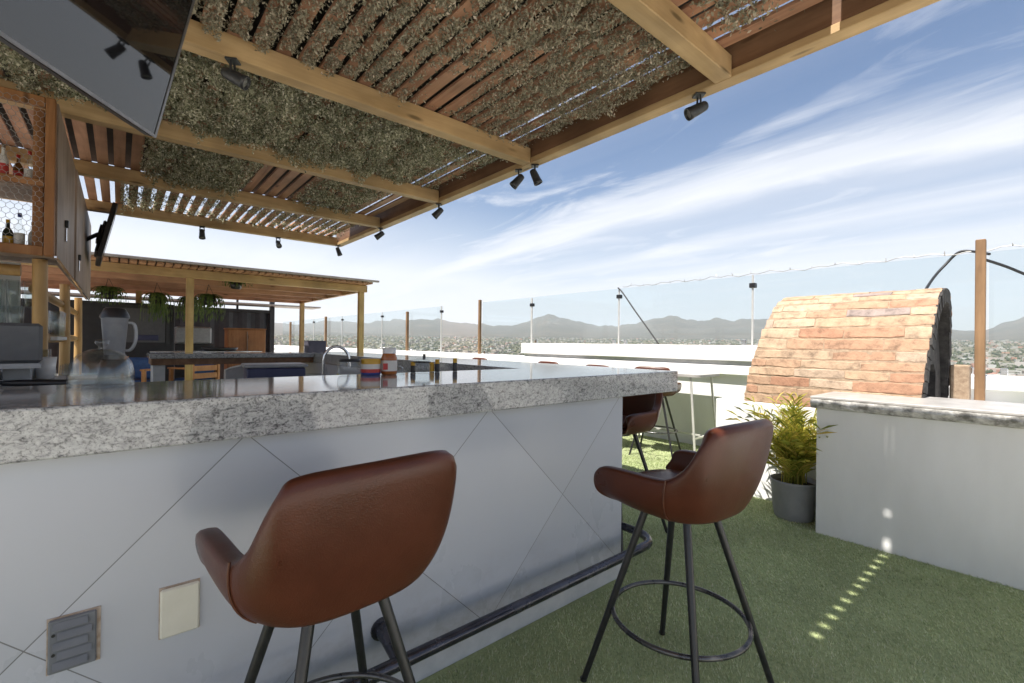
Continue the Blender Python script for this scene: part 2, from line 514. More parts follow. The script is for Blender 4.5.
def catmull(pts, per):
    pts = [Vector(p) for p in pts]
    out = []
    for i in range(len(pts) - 1):
        p0 = pts[max(i - 1, 0)]; p1 = pts[i]; p2 = pts[i + 1]; p3 = pts[min(i + 2, len(pts) - 1)]
        for j in range(per):
            t = j / per
            out.append(.5 * ((2 * p1) + (-p0 + p2) * t + (2 * p0 - 5 * p1 + 4 * p2 - p3) * t * t + (-p0 + 3 * p1 - 3 * p2 + p3) * t ** 3))
    out.append(pts[-1])
    return out

# ------------------------------------------------------------------ camera, sky, sun
F_PX = 463.6
YAW, PIT, ROLL = R(49.71), R(.179), R(.659)
CAMZ = 1.35
c, s = math.cos, math.sin
fwd = Vector((c(YAW) * c(PIT), s(YAW) * c(PIT), s(PIT)))
rt = Vector((s(YAW), -c(YAW), 0)); up = rt.cross(fwd)
rt, up = rt * c(ROLL) + up * s(ROLL), -rt * s(ROLL) + up * c(ROLL)
cam = bpy.data.cameras.new('camera')
cam.sensor_width = 36; cam.lens = F_PX / 1024 * 36
cam.clip_start = .02; cam.clip_end = 40000
co = bpy.data.objects.new('camera', cam)
COL.objects.link(co)
mw = Matrix((rt, up, -fwd)).transposed().to_4x4()
mw.translation = (0, 0, CAMZ)
co.matrix_world = mw
S.camera = co

w = bpy.data.worlds.new('World')
S.world = w
w.use_nodes = True
nt = w.node_tree
nt.nodes.clear()
out = nd(nt, 'ShaderNodeOutputWorld')
bg = nd(nt, 'ShaderNodeBackground', Strength=.052)
sky = nd(nt, 'ShaderNodeTexSky', sky_type='NISHITA', sun_disc=False)
sky.sun_elevation = R(SUN_EL); sky.sun_rotation = R(270)
sky.altitude = 100; sky.air_density = 1.0; sky.dust_density = .2; sky.ozone_density = 2.5
tc = nd(nt, 'ShaderNodeTexCoord')
sp = nd(nt, 'ShaderNodeSeparateXYZ')
nt.links.new(tc.outputs['Generated'], sp.inputs[0])
def wm(op, a, b=0.0, clamp=False):
    n = nd(nt, 'ShaderNodeMath', operation=op, use_clamp=clamp)
    for i, q in enumerate((a, b)):
        if isinstance(q, (int, float)): n.inputs[i].default_value = q
        else: nt.links.new(q, n.inputs[i])
    return n.outputs[0]
zz = wm('ADD', wm('MAXIMUM', sp.outputs['Z'], 0.0), .06)
cx = wm('DIVIDE', sp.outputs['X'], zz)
cy = wm('DIVIDE', sp.outputs['Y'], zz)
cb = nd(nt, 'ShaderNodeCombineXYZ')
nt.links.new(cx, cb.inputs[0]); nt.links.new(cy, cb.inputs[1])
def wnoise(scale, rz, st, detail, rough, dist, loc=(0, 0, 0)):
    mp = nd(nt, 'ShaderNodeMapping')
    mp.inputs['Scale'].default_value = st
    mp.inputs['Rotation'].default_value = (0, 0, rz)
    mp.inputs['Location'].default_value = loc
    nt.links.new(cb.outputs[0], mp.inputs[0])
    n = nd(nt, 'ShaderNodeTexNoise', Scale=scale, Detail=detail, Roughness=rough, Distortion=dist)
    nt.links.new(mp.outputs[0], n.inputs['Vector'])
    return n.outputs['Fac']
streak = wnoise(1.0, R(4), (1.5, .22, 1), 10, .60, .6, (3.1, 1.7, 0))
wisps = wnoise(2.3, R(-16), (1.0, .38, 1), 9, .64, 1.1, (.4, 5.2, 0))
warp = wnoise(.55, 0, (1, .5, 1), 3, .5, 0, (7.3, 2.2, 0))
cxw = wm('DIVIDE', wm('ADD', cx, wm('ADD', wm('MULTIPLY', wm('SUBTRACT', streak, .5), .95), wm('MULTIPLY', wm('SUBTRACT', warp, .5), .5))), 5.0)
band = ramp(nt, cxw, [(0, .30), (.20, .22), (.33, .04), (.42, .07), (.49, .74), (.53, .86), (.57, .46), (.61, .38), (.68, .72), (.75, .46), (.85, .74), (1.0, .72)])
wsp = ramp(nt, wisps, [(.50, 0.0), (.76, .72)])
far = ramp(nt, wm('DIVIDE', cy, 8.0), [(.24, 0.0), (.55, .80)])
low = ramp(nt, sp.outputs['Z'], [(.0, .62), (.08, .46), (.18, .12), (.30, 0.0)])
cl = wm('ADD', band, wm('MULTIPLY', wsp, wm('SUBTRACT', 1.0, band)), True)
cl = wm('MAXIMUM', cl, wm('MAXIMUM', low, wm('MULTIPLY', far, ramp(nt, streak, [(.25, .8), (.5, 1.0)]))))
mx = nd(nt, 'ShaderNodeMix', data_type='RGBA')
nt.links.new(cl, mx.inputs[0])
hs = nd(nt, 'ShaderNodeHueSaturation', Saturation=1.28, Value=.97)
nt.links.new(sky.outputs[0], hs.inputs['Color'])
nt.links.new(hs.outputs[0], mx.inputs[6])
mx.inputs[7].default_value = (8.4, 8.55, 8.95, 1)
nt.links.new(mx.outputs[2], bg.inputs[0])
nt.links.new(bg.outputs[0], out.inputs[0])

sl = bpy.data.lights.new('sun', 'SUN')
sl.energy = 4.2; sl.angle = R(.53); sl.color = (1, .955, .88)
so = bpy.data.objects.new('sun', sl)
COL.objects.link(so)
d = Vector((math.cos(R(SUN_EL)), .012, -math.sin(R(SUN_EL))))
so.rotation_euler = d.to_track_quat('-Z', 'Y').to_euler()

S.view_settings.view_transform = 'Standard'
S.view_settings.look = 'None'
S.view_settings.gamma = 1
S.view_settings.exposure = 1.3
S.render.engine = 'CYCLES'
S.cycles.use_denoising = True
S.cycles.max_bounces = 10
S.cycles.diffuse_bounces = 5
S.cycles.glossy_bounces = 5
S.cycles.transparent_max_bounces = 24
S.cycles.volume_bounces = 1
S.cycles.sample_clamp_indirect = 6
S.cycles.caustics_reflective = False
S.cycles.caustics_refractive = False

# ------------------------------------------------------------------ ground of the terrace, land, hills, town
WALLX = 5.95
m_ = MB(); m_.box(-7, 6.6, -9, 26, -.5, 0)
tag(m_.build('terrace_floor', 'paving'), kind='structure')
m_ = MB(); m_.box(-1.3, 5.94, -.65, 8.6, .0, .004)
tag(m_.build('turf_backing', 'turf'), kind='structure')
m_ = MB(); m_.box(-6.8, 6.4, -8.8, 25.8, -31.5, -.504)
tag(m_.build('rooftop_building', 'stucco'), 'white building whose flat rooftop carries the terrace', 'building')

def turf(name, x0, x1, y0, y1, n, hgt, seed, holes):
    g = np.random.default_rng(seed)
    p = np.stack([g.uniform(x0, x1, n), g.uniform(y0, y1, n), np.full(n, .0042)], 1)
    keep = np.ones(n, bool)
    for a, b_, c_, d_ in holes:
        keep &= ~((p[:, 0] > a) & (p[:, 0] < b_) & (p[:, 1] > c_) & (p[:, 1] < d_))
    # only where the terrace is open to the viewer
    dd = p[:, 0] * fwd.x + p[:, 1] * fwd.y
    keep &= dd > .6
    p = p[keep]; n = len(p)
    a = g.uniform(0, 2 * PI, n); h = hgt * g.uniform(.6, 1.2, n); wd = g.uniform(.0012, .0027, n) * (1 + .35 * np.maximum(0, p[:, 0] * fwd.x + p[:, 1] * fwd.y - 1.5))
    lean = g.uniform(.2, 1.1, n) * h; la = g.normal(.8, .75, n) + 1.5 * (np.sin(p[:, 0] * 2.1 + 1.3 * np.sin(p[:, 1] * 1.7)) > .3)
    dx, dy = np.cos(a) * wd, np.sin(a) * wd
    v = np.zeros((n, 3, 3))
    v[:, 0] = p - np.stack([dx, dy, np.zeros(n)], 1)
    v[:, 1] = p + np.stack([dx, dy, np.zeros(n)], 1)
    v[:, 2] = p + np.stack([np.cos(la) * lean, np.sin(la) * lean, h], 1)
    o = quads_mesh(name, v.reshape(-1, 3), 3, 'blade')
    tag(o, 'short green artificial turf covering the terrace floor', 'artificial turf', None, 'stuff')
turf('artificial_turf', .6, 5.9, -.9, 5.6, 340000, .0135, 5, [(-1, 2.27, 1.60, 2.4), (2.0, 2.79, 2.2, 6), (3.86, 6, -3, 1.13), (4.32, 6, -3, 2.1)])

# valley land out to the horizon (a big ring sheet) and hills with real depth
def horizon_y(px): return 343.2 + (px - 512) * .0115
prof = [(-400, 316), (-100, 322), (100, 326), (230, 326), (271, 323), (300, 325), (326, 321), (367, 323), (400, 320), (437, 320), (461, 323), (490, 326), (512, 326), (533, 320), (548, 315), (567, 319), (600, 327), (618, 326.5), (637, 323.5), (660, 318), (674, 317), (697, 321.6), (715, 319.5), (734, 321), (756, 318.7), (771, 320), (800, 326), (860, 322), (930, 330), (985, 331), (1003, 324), (1024, 317), (1060, 314), (1100, 321), (1180, 326), (1400, 318), (1800, 322)]
az = []; el = []
for px, y in prof:
    tx = (px - 512) / F_PX
    az.append(math.atan(tx)); el.append((horizon_y(px) - y) / F_PX / math.sqrt(1 + tx * tx))
fa = YAW
LANDZ = -31.6
def land_h(dd):
    q = min(max((dd - 800) / 3600, 0), 1)
    return LANDZ + 80 * q * q * (3 - 2 * q)
def hills(name, d0, dc, d1, gain, ofs, seed):
    g = np.random.default_rng(seed)
    na, ndp = 800, 34
    A = np.linspace(-1.35, 1.15, na)
    Dp = np.linspace(d0, d1, ndp)
    prof_h = np.interp(A, az, el)
    ph = g.uniform(0, 6.28, 40); fr = g.uniform(4, 70, 40)
    vs = []
    for j, dd in enumerate(Dp):
        t = (dd - d0) / (dc - d0) if dd < dc else (d1 - dd) / (d1 - dc)
        t = max(t, 0)
        for i in range(na):
            nz = sum(math.sin(A[i] * fr[k] * 2.2 + dd * .0016 * (1 + k % 5) + ph[k]) / (3 + fr[k] * .25) for k in range(22)) * .17
            sp_ = t ** (1.15 + .9 * (nz + .3) * (1 - t))
            h = (prof_h[i] * gain + ofs) * dc * sp_ * (1 + nz * 1.4 * t * (1 - t)) + (CAMZ - LANDZ) * sp_
            a = fa - A[i]
            h *= 1 + .05 * t * sum(math.sin(A[i] * fr[k] * 3.2 + ph[k] + dd * .0004 * k) for k in range(22, 32)) / 3
            vs.append((dd * math.cos(a), dd * math.sin(a), land_h(dd) * (1 - sp_) + LANDZ * sp_ - 2 + h + 2 * t))
    fs = [(j * na + i, j * na + i + 1, (j + 1) * na + i + 1, (j + 1) * na + i) for j in range(ndp - 1) for i in range(na - 1)]
    mb = MB(); mb.add(vs, fs, 0, True)
    tag(mb.build(name, 'hill'), kind='structure')
hills('hills', 4200, 7600, 9800, 1.0, 0, 3)
mb = MB()
rs = [3, 60, 400, 800, 1100, 1400, 1700, 2000, 2300, 2600, 2900, 3200, 3600, 4000, 4400, 5200, 7000, 10100]
vs = []; fs = []
N = 96
for r in rs:
    for j in range(N):
        vs.append((r * math.cos(2 * PI * j / N), r * math.sin(2 * PI * j / N), land_h(r)))
for i in range(len(rs) - 1):
    for j in range(N):
        fs.append((i * N + j, i * N + (j + 1) % N, (i + 1) * N + (j + 1) % N, (i + 1) * N + j))
fs.append(tuple(range(N))[::-1])
mb.add(vs, [f[::-1] for f in fs])
tag(mb.build('land', 'land'), kind='structure')

g = np.random.default_rng(21)
def town_boxes(n, d0, d1, smin, smax):
    mb = MB()
    for k in range(n):
        dd = d0 + (d1 - d0) * g.random() ** 1.4
        a = fa - g.uniform(-.95, .95)
        x, y = dd * math.cos(a), dd * math.sin(a)
        w_, l_, h_ = g.uniform(smin, smax), g.uniform(smin, smax), g.choice([3.4, 3.8, 6.4, 7, 9.5], p=[.35, .3, .18, .12, .05])
        mt = Matrix.Translation((x, y, land_h(dd) - .5)) @ Matrix.Rotation(g.choice([.2, .2 + PI / 2]) + g.normal(0, .12), 4, 'Z')
        mb.box(-w_ / 2, w_ / 2, -l_ / 2, l_ / 2, 0, h_, 0, mt)
    return mb
tag(town_boxes(5200, 600, 4300, 7, 17).build('distant_town', 'house'), 'pale flat roofed town spread across the far valley floor', 'town', None, 'stuff')
# nearer houses one by one
protos = []
for k, (wc, rc) in enumerate((((.66, .62, .55), (.42, .17, .11)), ((.70, .69, .66), (.45, .43, .40)), ((.52, .42, .31), (.40, .19, .13)))):
    mw_ = simple('house wall %d' % k, wc, tuple(q * .88 for q in wc), .85, 0, .4)
    mr_ = simple('house roof %d' % k, rc, tuple(q * .8 for q in rc), .85, 0, .6)
    protos.append((mw_, mr_))
def town_house(k, w_, l_, h_):
    mb = MB()
    mb.box(-w_ / 2, w_ / 2, -l_ / 2, l_ / 2, 0, h_, 0)
    if k == 1:
        mb.box(-w_ / 2 - .3, w_ / 2 + .3, -l_ / 2 - .3, l_ / 2 + .3, h_, h_ + .5, 1)
    else:
        a, b_ = w_ / 2 + .5, l_ / 2 + .5
        mb.add([(-a, -b_, h_), (a, -b_, h_), (a, b_, h_), (-a, b_, h_), (0, -b_, h_ + 2), (0, b_, h_ + 2)], [(0, 1, 4), (1, 2, 5, 4), (2, 3, 5), (3, 0, 4, 5), (3, 2, 1, 0)], 1)
    for q in range(3):
        xx = -w_ / 2 + w_ * (q + .5) / 3
        mb.box(xx - .6, xx + .6, -l_ / 2 - .05, -l_ / 2 + .05, 1.1, 2.4, 2)
    return mb
hp = []
lab = ['cream town house with terracotta gable roof in the valley', 'white flat roofed town house in the valley below', 'tan town house with a reddish gable roof in the valley']
for k in range(3):
    hp.append(town_house(k, (11, 13, 10)[k], (9, 10, 12)[k], (4, 6.5, 4)[k]).build('town_house', [protos[k][0], protos[k][1], 'container']))
cnt = [0, 0, 0]
for i in range(72):
    k = int(g.integers(0, 3))
    if i < 46: ang = math.atan((g.uniform(262, 505) - 512) / F_PX); dd = g.uniform(560, 900)
    else: ang = math.atan((g.uniform(985, 1075) - 512) / F_PX); dd = g.uniform(420, 760)
    if cnt[k] == 0: o = hp[k]
    else:
        o = hp[k].copy(); COL.objects.link(o)
    cnt[k] += 1
    o.location = (dd * math.cos(fa - ang), dd * math.sin(fa - ang), LANDZ)
    o.rotation_euler = (0, 0, g.uniform(0, 6.28))
    tag(o, lab[k], 'house', ['cream houses in the valley town', 'white flat roofed houses in the valley town', 'tan houses in the valley town'][k])
# tree mass between the houses
n = 16000
dd = 520 + 3700 * g.random(n) ** 1.2
a = fa - g.uniform(-.95, .95, n)
P = np.stack([dd * np.cos(a), dd * np.sin(a), np.array([land_h(q) for q in dd]) + 2.0], 1)
oct_ = np.array([(1, 0, 0), (0, 1, 0), (-1, 0, 0), (0, -1, 0), (0, 0, 1), (0, 0, -.9)], float)
faces = [(0, 1, 4), (1, 2, 4), (2, 3, 4), (3, 0, 4), (1, 0, 5), (2, 1, 5), (3, 2, 5), (0, 3, 5)]
sc = g.uniform(2.0, 4.6, n)[:, None, None] * g.uniform(.7, 1.25, (n, 6, 1))
V = P[:, None, :] + oct_[None] * sc
mb = MB(); mb.v = [tuple(p) for p in V.reshape(-1, 3)]
mb.f = [tuple(i * 6 + q for q in f) for i in range(n) for f in faces]
mb.mi = [0] * len(mb.f); mb.sm = [True] * len(mb.f)
tag(mb.build('distant_trees', 'tree_far'), 'dark green trees scattered among the far town', 'trees', None, 'stuff')

# ------------------------------------------------------------------ parapet, ledge block and glass railing
root = thing('parapet_wall', 'long white parapet wall with projecting cap along the terrace edge', 'wall', (WALLX, 8, 0))
mb = MB(); mb.box(0, .25, -17, 17.6, 0, .98); mb.build('wall_body', 'stucco', root)
mb = MB(); mb.box(-.07, .32, -17, 17.6, .982, 1.10, bev=.006); mb.build('cap', 'stucco', root)
root = thing('roof_ledge', 'raised white ledge block lying on the parapet behind the brick oven', 'ledge', (WALLX, 4.1, 1.103))
mb = MB(); mb.box(-.055, .55, -2.66, 2.48, 0, .05); mb.build('recessed_foot', 'plinth', root)
mb = MB(); mb.box(-.10, .62, -2.7, 2.53, .052, .247, bev=.008); mb.build('block', 'stucco', root)

GX = 6.12
GY = [-5.7, -3.65, -1.6, .43, 2.5, 4.55, 6.6, 8.24]
def glass_panel(y0, y1, label, z0=1.10, edge=False):
    r_ = thing('glass_railing_panel', label, 'glass panel', (GX, (y0 + y1) / 2, z0), 0, 'glass panels of the terrace railing')
    h = (y1 - y0) / 2 - .012
    mb = MB(); mb.box(-.006, .006, -h, h, .02, 1.14); mb.build('pane', 'glass_panel', r_)
    mb = MB()
    for yy in (-h + .1, h - .1):
        mb = MB(); mb.box(-.02, .02, yy - .025, yy + .025, 0, .07, bev=.004)
        mb.build('clamp', 'chrome', r_)
    return r_
labs = ['glass railing panel far to the right of the brown post', 'glass railing panel second to the right of the brown post', 'glass railing panel just right of the tall brown post', 'glass railing panel standing behind the brick oven', 'glass railing panel crossed by the slanting black cable', 'glass railing panel over the left end of the white ledge', 'glass railing panel between brown timber post and metal post']
zs = [1.10] * 7
for i in range(7):
    glass_panel(GY[i], GY[i + 1], labs[i], 1.352 if 2.4 < GY[i] < 6 else 1.10)
for o in [x for x in bpy.data.objects if x.name.startswith('glass_railing_panel')]:
    if o.location.z > 1.2:
        for k in kids(o):
            if k.name.startswith('pane'): k.scale = (1, 1, .78)
farY = [9.9, 11.6, 13.3, 14.95, 16.6, 18.2, 19.8, 21.4, 23.0, 24.6]
far_labels = ['first glass railing panel past the open gap', 'second glass railing panel past the open gap', 'third glass railing panel past the open gap', 'fourth glass railing panel past the open gap', 'fifth glass railing panel past the open gap', 'sixth glass railing panel past the open gap', 'seventh glass railing panel past the open gap', 'eighth glass railing panel past the open gap', 'last far glass railing panel before the dark container']
for i in range(9):
    glass_panel(farY[i], farY[i + 1], far_labels[i])
def timber_post(y, x, top, w_, label, z0=0.0):
    mb = MB()
    mb.box(-w_ / 2, w_ / 2, -w_ / 2, w_ / 2, 0, top - z0, bev=.006)
    o = mb.build('timber_post', 'post', None, (x, y, z0))
    tag(o, label, 'post', 'timber posts of the glass railing')
    return o
timber_post(.445, 5.74, 2.30, .066, 'tall dark brown timber post standing right of the brick oven')
timber_post(8.24, 6.05, 2.29, .058, 'brown timber post at the open gap in the railing', 1.10)
timber_post(11.6, 6.05, 2.18, .068, 'pale timber post left of the narrow glass panel', 1.10)
timber_post(18.2, 6.05, 2.28, .08, 'pale timber post behind the far pergola corner post', 1.10)
timber_post(23.0, 6.05, 2.2, .08, 'farthest timber post beside the dark container', 1.10)
def metal_post(y, z0, ztop, label, r_=.012):
    t_ = thing('railing_post', label, 'metal post', (GX - .03, y, z0), 0, 'slim metal posts of the glass railing')
    mb = MB(); mb.cyl((0, 0, 0), (0, 0, ztop - z0), r_, None, 10); mb.build('tube', 'steel_white', t_)
    mb = MB(); mb.box(-.03, .045, -.035, .035, ztop - z0 - .16, ztop - z0 - .10, bev=.006); mb.build('clip', 'plastic_black', t_)
    return t_
metal_post(6.6, 1.10, 2.22, 'slim metal railing post at the left end of the white ledge', .02)
metal_post(4.55, 1.352, 2.24, 'slim metal railing post where the black cable is tied')
metal_post(2.5, 1.352, 2.24, 'slim metal railing post left of the brick oven')
metal_post(9.9, 1.10, 2.24, 'dark metal railing post at the edge of the narrow panel', .018)
for y, l in ((13.3, 'first thin railing post left of the pale timber post'), (14.95, 'second thin railing post left of the pale timber post'), (16.6, 'third thin railing post left of the pale timber post'), (19.8, 'thin railing post just left of the far pale post'), (21.4, 'thin railing post nearest the dark container')):
    metal_post(y, 1.10, 2.24, l)
# fairy lights on the glass edge
root = thing('string_lights', 'thin string of tiny clear bulbs along the glass railing edge', 'string lights', (GX, 3, 2.25))
pts = []
ys = np.linspace(-6, 4.5, 140)
for i, y in enumerate(ys):
    pts.append((.0, y - 3, .012 + .012 * math.sin(i * 1.9) + .01 * math.sin(i * .7)))
mb = MB(); mb.tube(pts, .004, 5); mb.build('wire', 'wire', root)
for i in range(2, 138, 3):
    mb = MB()
    p = Vector(pts[i]); q = random.uniform(-.02, .03)
    mb.cyl(p, p + Vector((random.uniform(-.02, .02), random.uniform(-.01, .01), .028 + q * .5)), .007, .003, 6)
    mb.build('bulb', 'bulb', root)
def cable(name, pts, r_, label):
    mb = MB(); mb.tube(catmull(pts, 8), r_, 7)
    return tag(mb.build(name, 'cable'), label, 'cable')
cable('cable', [(5.6, .80, 1.85), (5.95, .78, 2.02), (6.1, .72, 2.15), (6.13, .62, 2.27), (6.10, .50, 2.25), (5.83, .40, 2.18)], .012, 'black cable looping over the glass from oven to brown post')
cable('cable', [(5.82, .42, 2.13), (5.95, .30, 2.07), (6.08, .14, 1.97), (6.05, -.2, 1.76), (6.05, -.9, 1.35)], .012, 'black cable sagging to the right of the brown post')
cable('cable', [(6.06, 4.55, 2.25), (6.05, 4.45, 2.16), (6.03, 4.2, 1.86), (6.0, 3.95, 1.58), (5.98, 3.76, 1.36)], .011, 'black cable slanting down the glass to the white ledge')

# ------------------------------------------------------------------ bar counter
SX0 = -3.2
root = thing('bar_counter', 'white tiled bar counter with thick speckled granite top', 'bar counter', (0, 0, 0))
mb = MB(); mb.box(SX0 + .2, 2.262, 1.657, 2.05, .10, 1.047); mb.box(2.045, 2.262, 2.05, 7.2, .10, 1.047); mb.build('tiled_base', 'tile', root)
mb = MB(); mb.box(SX0 + .2, 2.285, 1.632, 2.0, 0, .098, bev=.006); mb.box(2.05, 2.285, 2.0, 7.2, 0, .098, bev=.006); mb.build('plinth', 'plinth', root)
mb = MB()
poly = [(SX0, 1.60), (2.775, 1.60), (2.775, 7.28), (2.045, 7.28), (2.045, 2.335), (SX0, 2.335)]
mb.prism(poly, 1.05, 1.18)
gt = mb.build('granite_top', 'granite', root)
bv = gt.modifiers.new('edge', 'BEVEL'); bv.width = .006; bv.segments = 3; bv.limit_method = 'ANGLE'
mb = MB(); mb.box(.26, 2.04, 6.58, 7.28, 1.125, 1.18, bev=.006); mb.build('far_top', 'granite', root)
mb = MB(); mb.box(.28, 2.04, 6.62, 7.24, 1.05, 1.123); mb.build('far_apron', 'beam_dark', root)
# open underneath: only two piers carry the far top
for xx in (.30, 1.40):
    mb = MB(); mb.box(xx, xx + .11, 6.66, 7.2, 0, 1.048); mb.build('pier', 'plinth', root)
mb = MB(); mb.box(SX0 + .2, .9, 2.40, 2.95, .86, .92, bev=.004); mb.box(1.5, 2.04, 2.40, 6.4, .86, .92, bev=.004); mb.build('work_top', 'granite', root)
mb = MB(); mb.box(SX0 + .3, .85, 2.42, 2.9, .10, .858); mb.box(1.55, 2.04, 2.95, 6.3, .10, .858); mb.build('work_cabinet', 'bar_paint', root)

# foot rail
root = thing('foot_rail', 'dark steel foot rail running along the foot of the bar', 'foot rail', (0, 0, 0))
pts = [(-3, 1.50, .215), (-1.5, 1.50, .215), (0, 1.50, .215), (1.2, 1.50, .215), (2.2, 1.50, .215)]
for k in range(1, 9):
    aa = -PI / 2 + k * PI / 2 / 8
    pts.append((2.26 + .15 * math.cos(aa), 1.65 + .15 * math.sin(aa), .215))
pts += [(2.41, 2.1, .215), (2.41, 3.5, .215), (2.41, 6.9, .215)]
mb = MB(); mb.tube(pts, .024, 14); mb.build('rail', 'rail_metal', root)
for x in (-2.0, -.5, .77):
    mb = MB(); mb.tube([(x, 1.66, .262), (x, 1.60, .256), (x, 1.535, .232), (x, 1.50, .215)], [.030, .028, .026, .024], 12)
    mb.cyl((x, 1.657, .262), (x, 1.650, .262), .042, None, 16)
    mb.build('bracket', 'rail_metal', root)
for y in (2.6, 4.4):
    mb = MB(); mb.tube([(2.26, y, .30), (2.33, y, .28), (2.41, y, .215)], .03, 12); mb.build('bracket', 'rail_metal', root)

# vent and plate set in the bar face
root = thing('wall_vent', 'grey louvred vent plate set in the white bar face', 'vent', (-.083, 1.657, .563))
mb = MB(); mb.box(-.049, .054, -.003, .002, -.071, .071); mb.build('sealant', 'stain', root)
mb = MB()
mb.box(-.046, .046, -.012, -.004, -.068, .068, bev=.003)
mb.build('plate', 'vent', root)
mb = MB()
for k in range(5):
    z = -.05 + k * .025
    mt = Matrix.Translation((0.004 if k % 2 else -.004, -.013, z)) @ Matrix.Rotation(R(-28), 4, 'X')
    mb.box(-.033, .033, -.006, .004, -.009, .009, 0, mt)
mb.build('louvres', 'vent', root)
mb = MB()
mb.cyl((-.036, -.0125, .031), (-.036, -.0145, .031), .004, None, 10); mb.build('screw', 'plastic_black', root)
mb = MB(); mb.cyl((-.036, -.0125, -.019), (-.036, -.0145, -.019), .004, None, 10); mb.build('screw', 'plastic_black', root)
root = thing('switch_plate', 'blank cream cover plate set in the white bar face', 'cover plate', (.144, 1.657, .564))
mb = MB(); mb.box(-.049, .0485, -.003, .002, -.072, .0735); mb.build('sealant', 'stain', root)
mb = MB(); mb.box(-.047, .047, -.014, -.003, -.070, .070, bev=.005); mb.build('cover', 'cream', root)

# ------------------------------------------------------------------ bar stools
def make_stool(label, loc, rz):
    t_ = thing('bar_stool', label, 'bar stool', loc, rz, 'brown leather bucket bar stools')
    ZB = .73
    half = [(0, .195, .03), (.10, .195, .03), (.20, .202, .032), (.246, .212, .07), (.262, .207, .13), (.268, .165, .170), (.269, .05, .178), (.268, -.05, .179), (.262, -.12, .188), (.249, -.175, .235), (.234, -.222, .318), (.212, -.254, .374), (.17, -.27, .392), (.10, -.281, .397), (0, -.286, .398)]
    half = [(x, y, z * .895) for x, y, z in half]
    hp_ = catmull(half, 5)
    full = hp_ + [Vector((-p.x, p.y, p.z)) for p in hp_[-2:0:-1]]
    n = len(full)
    rows = 11
    vs = []; fs = []
    for v in range(rows):
        t = v / (rows - 1)
        for p in full:
            a = math.atan2(p.x, p.y)
            ex = 3.0
            ca, sa = math.cos(a), math.sin(a)
            rr = 1 / ((abs(sa) / .192) ** ex + (abs(ca) / (.185 if ca > 0 else .192)) ** ex) ** (1 / ex)
            b0 = Vector((sa * rr, ca * rr - .005, 0))
            ctl = Vector((p.x * 1.04, p.y * (.99 if p.y > 0 else .86), p.z * .20 + .012))
            q = b0 * (1 - t) ** 2 + ctl * 2 * t * (1 - t) + p * t * t
            vs.append((q.x, q.y, q.z + ZB))
    for v in range(rows - 1):
        for i in range(n):
            i2 = (i + 1) % n
            fs.append((v * n + i, v * n + i2, (v + 1) * n + i2, (v + 1) * n + i))
    k = len(vs)
    vs.append((0, 0, ZB - .004))
    for i in range(n): fs.append((i, k, (i + 1) % n))
    fs = [f[::-1] for f in fs]
    mb = MB(); mb.add(vs, fs, 0, True)
    sh = mb.build('seat_shell', 'leather', t_)
    so_ = sh.modifiers.new('thick', 'SOLIDIFY'); so_.thickness = .05; so_.offset = -1
    ss = sh.modifiers.new('smooth', 'SUBSURF'); ss.levels = 1; ss.render_levels = 1
    # seams
    for sgn in (1, -1):
        mb = MB()
        idx = 9 * 5 - 5
        line = []
        for v in range(1, rows):
            q = Vector(vs[v * n + (idx if sgn > 0 else (n - idx) % n)])
            line.append(Vector((q.x * 1.006, q.y * 1.006, q.z)))
        mb.tube(line, .003, 6)
        mb.build('piping', 'leather_dark', sh)
    mb = MB()
    cp = [(0, .0), (.10, .0), (.155, -.004), (.178, -.02), (.178, -.045)]
    nn = 40
    cv = []
    for r_, z in cp:
        for j in range(nn):
            a = 2 * PI * j / nn
            ex = 2.8
            rr = 1 / ((abs(math.sin(a))) ** ex + (abs(math.cos(a))) ** ex) ** (1 / ex)
            cv.append((r_ * rr * math.sin(a) * 1.02, .02 + r_ * rr * math.cos(a) * 1.06, ZB + .088 + z))
    cf = [(i * nn + j, (i + 1) * nn + j, (i + 1) * nn + (j + 1) % nn, i * nn + (j + 1) % nn) for i in range(len(cp) - 1) for j in range(nn)]
    mb.add(cv, cf, 0, True); mb.build('cushion', 'leather', t_)
    mb = MB(); mb.box(-.105, .105, -.105, .105, ZB - .014, ZB + .004, bev=.006); mb.cyl((0, 0, ZB - .03), (0, 0, ZB - .016), .10, None, 24); mb.build('seat_plate', 'black_metal', t_)
    zt, rtp, rft = ZB - .016, .125, .362
    for q in range(4):
        a = PI / 4 + q * PI / 2
        ca, sa = math.cos(a), math.sin(a)
        mb = MB(); mb.cyl((ca * rft, sa * rft, 0.004), (ca * rtp, sa * rtp, zt), .0115, .0145, 12)
        mb.cyl((ca * rft, sa * rft, 0), (ca * rft, sa * rft, .014), .014, None, 10)
        mb.build('leg', 'black_metal', t_)
    zr = .30
    rr = rft + (rtp - rft) * zr / zt - .012
    mb = MB(); mb.tube([(rr * math.cos(2 * PI * j / 56), rr * math.sin(2 * PI * j / 56), zr) for j in range(56)], .0095, 10, 0, False, True)
    mb.build('foot_ring', 'ring_metal', t_)
    return t_
stool = make_stool('large brown leather bar stool at the bar with its back to us', (.43, 1.225, 0), R(4))
dup(stool, (1.67, .95, 0), R(-4), 'brown leather bar stool on the open turf by the bar corner')
dup(stool, (2.76, 2.07, 0), R(88), 'brown leather bar stool half hidden behind the bar end')
dup(stool, (5.08, 3.22, 0), R(-70), 'sunlit brown bar stool pulled up to the high table')
dup(stool, (4.85, 3.75, 0), R(-95), 'brown bar stool at the far end of the near high table')
dup(stool, (5.05, 4.85, 0), R(-90), 'brown stool whose back top shows over the counter near the table')
dup(stool, (5.05, 6.55, 0), R(-90), 'brown stool whose back top shows over the counter by the railing gap')

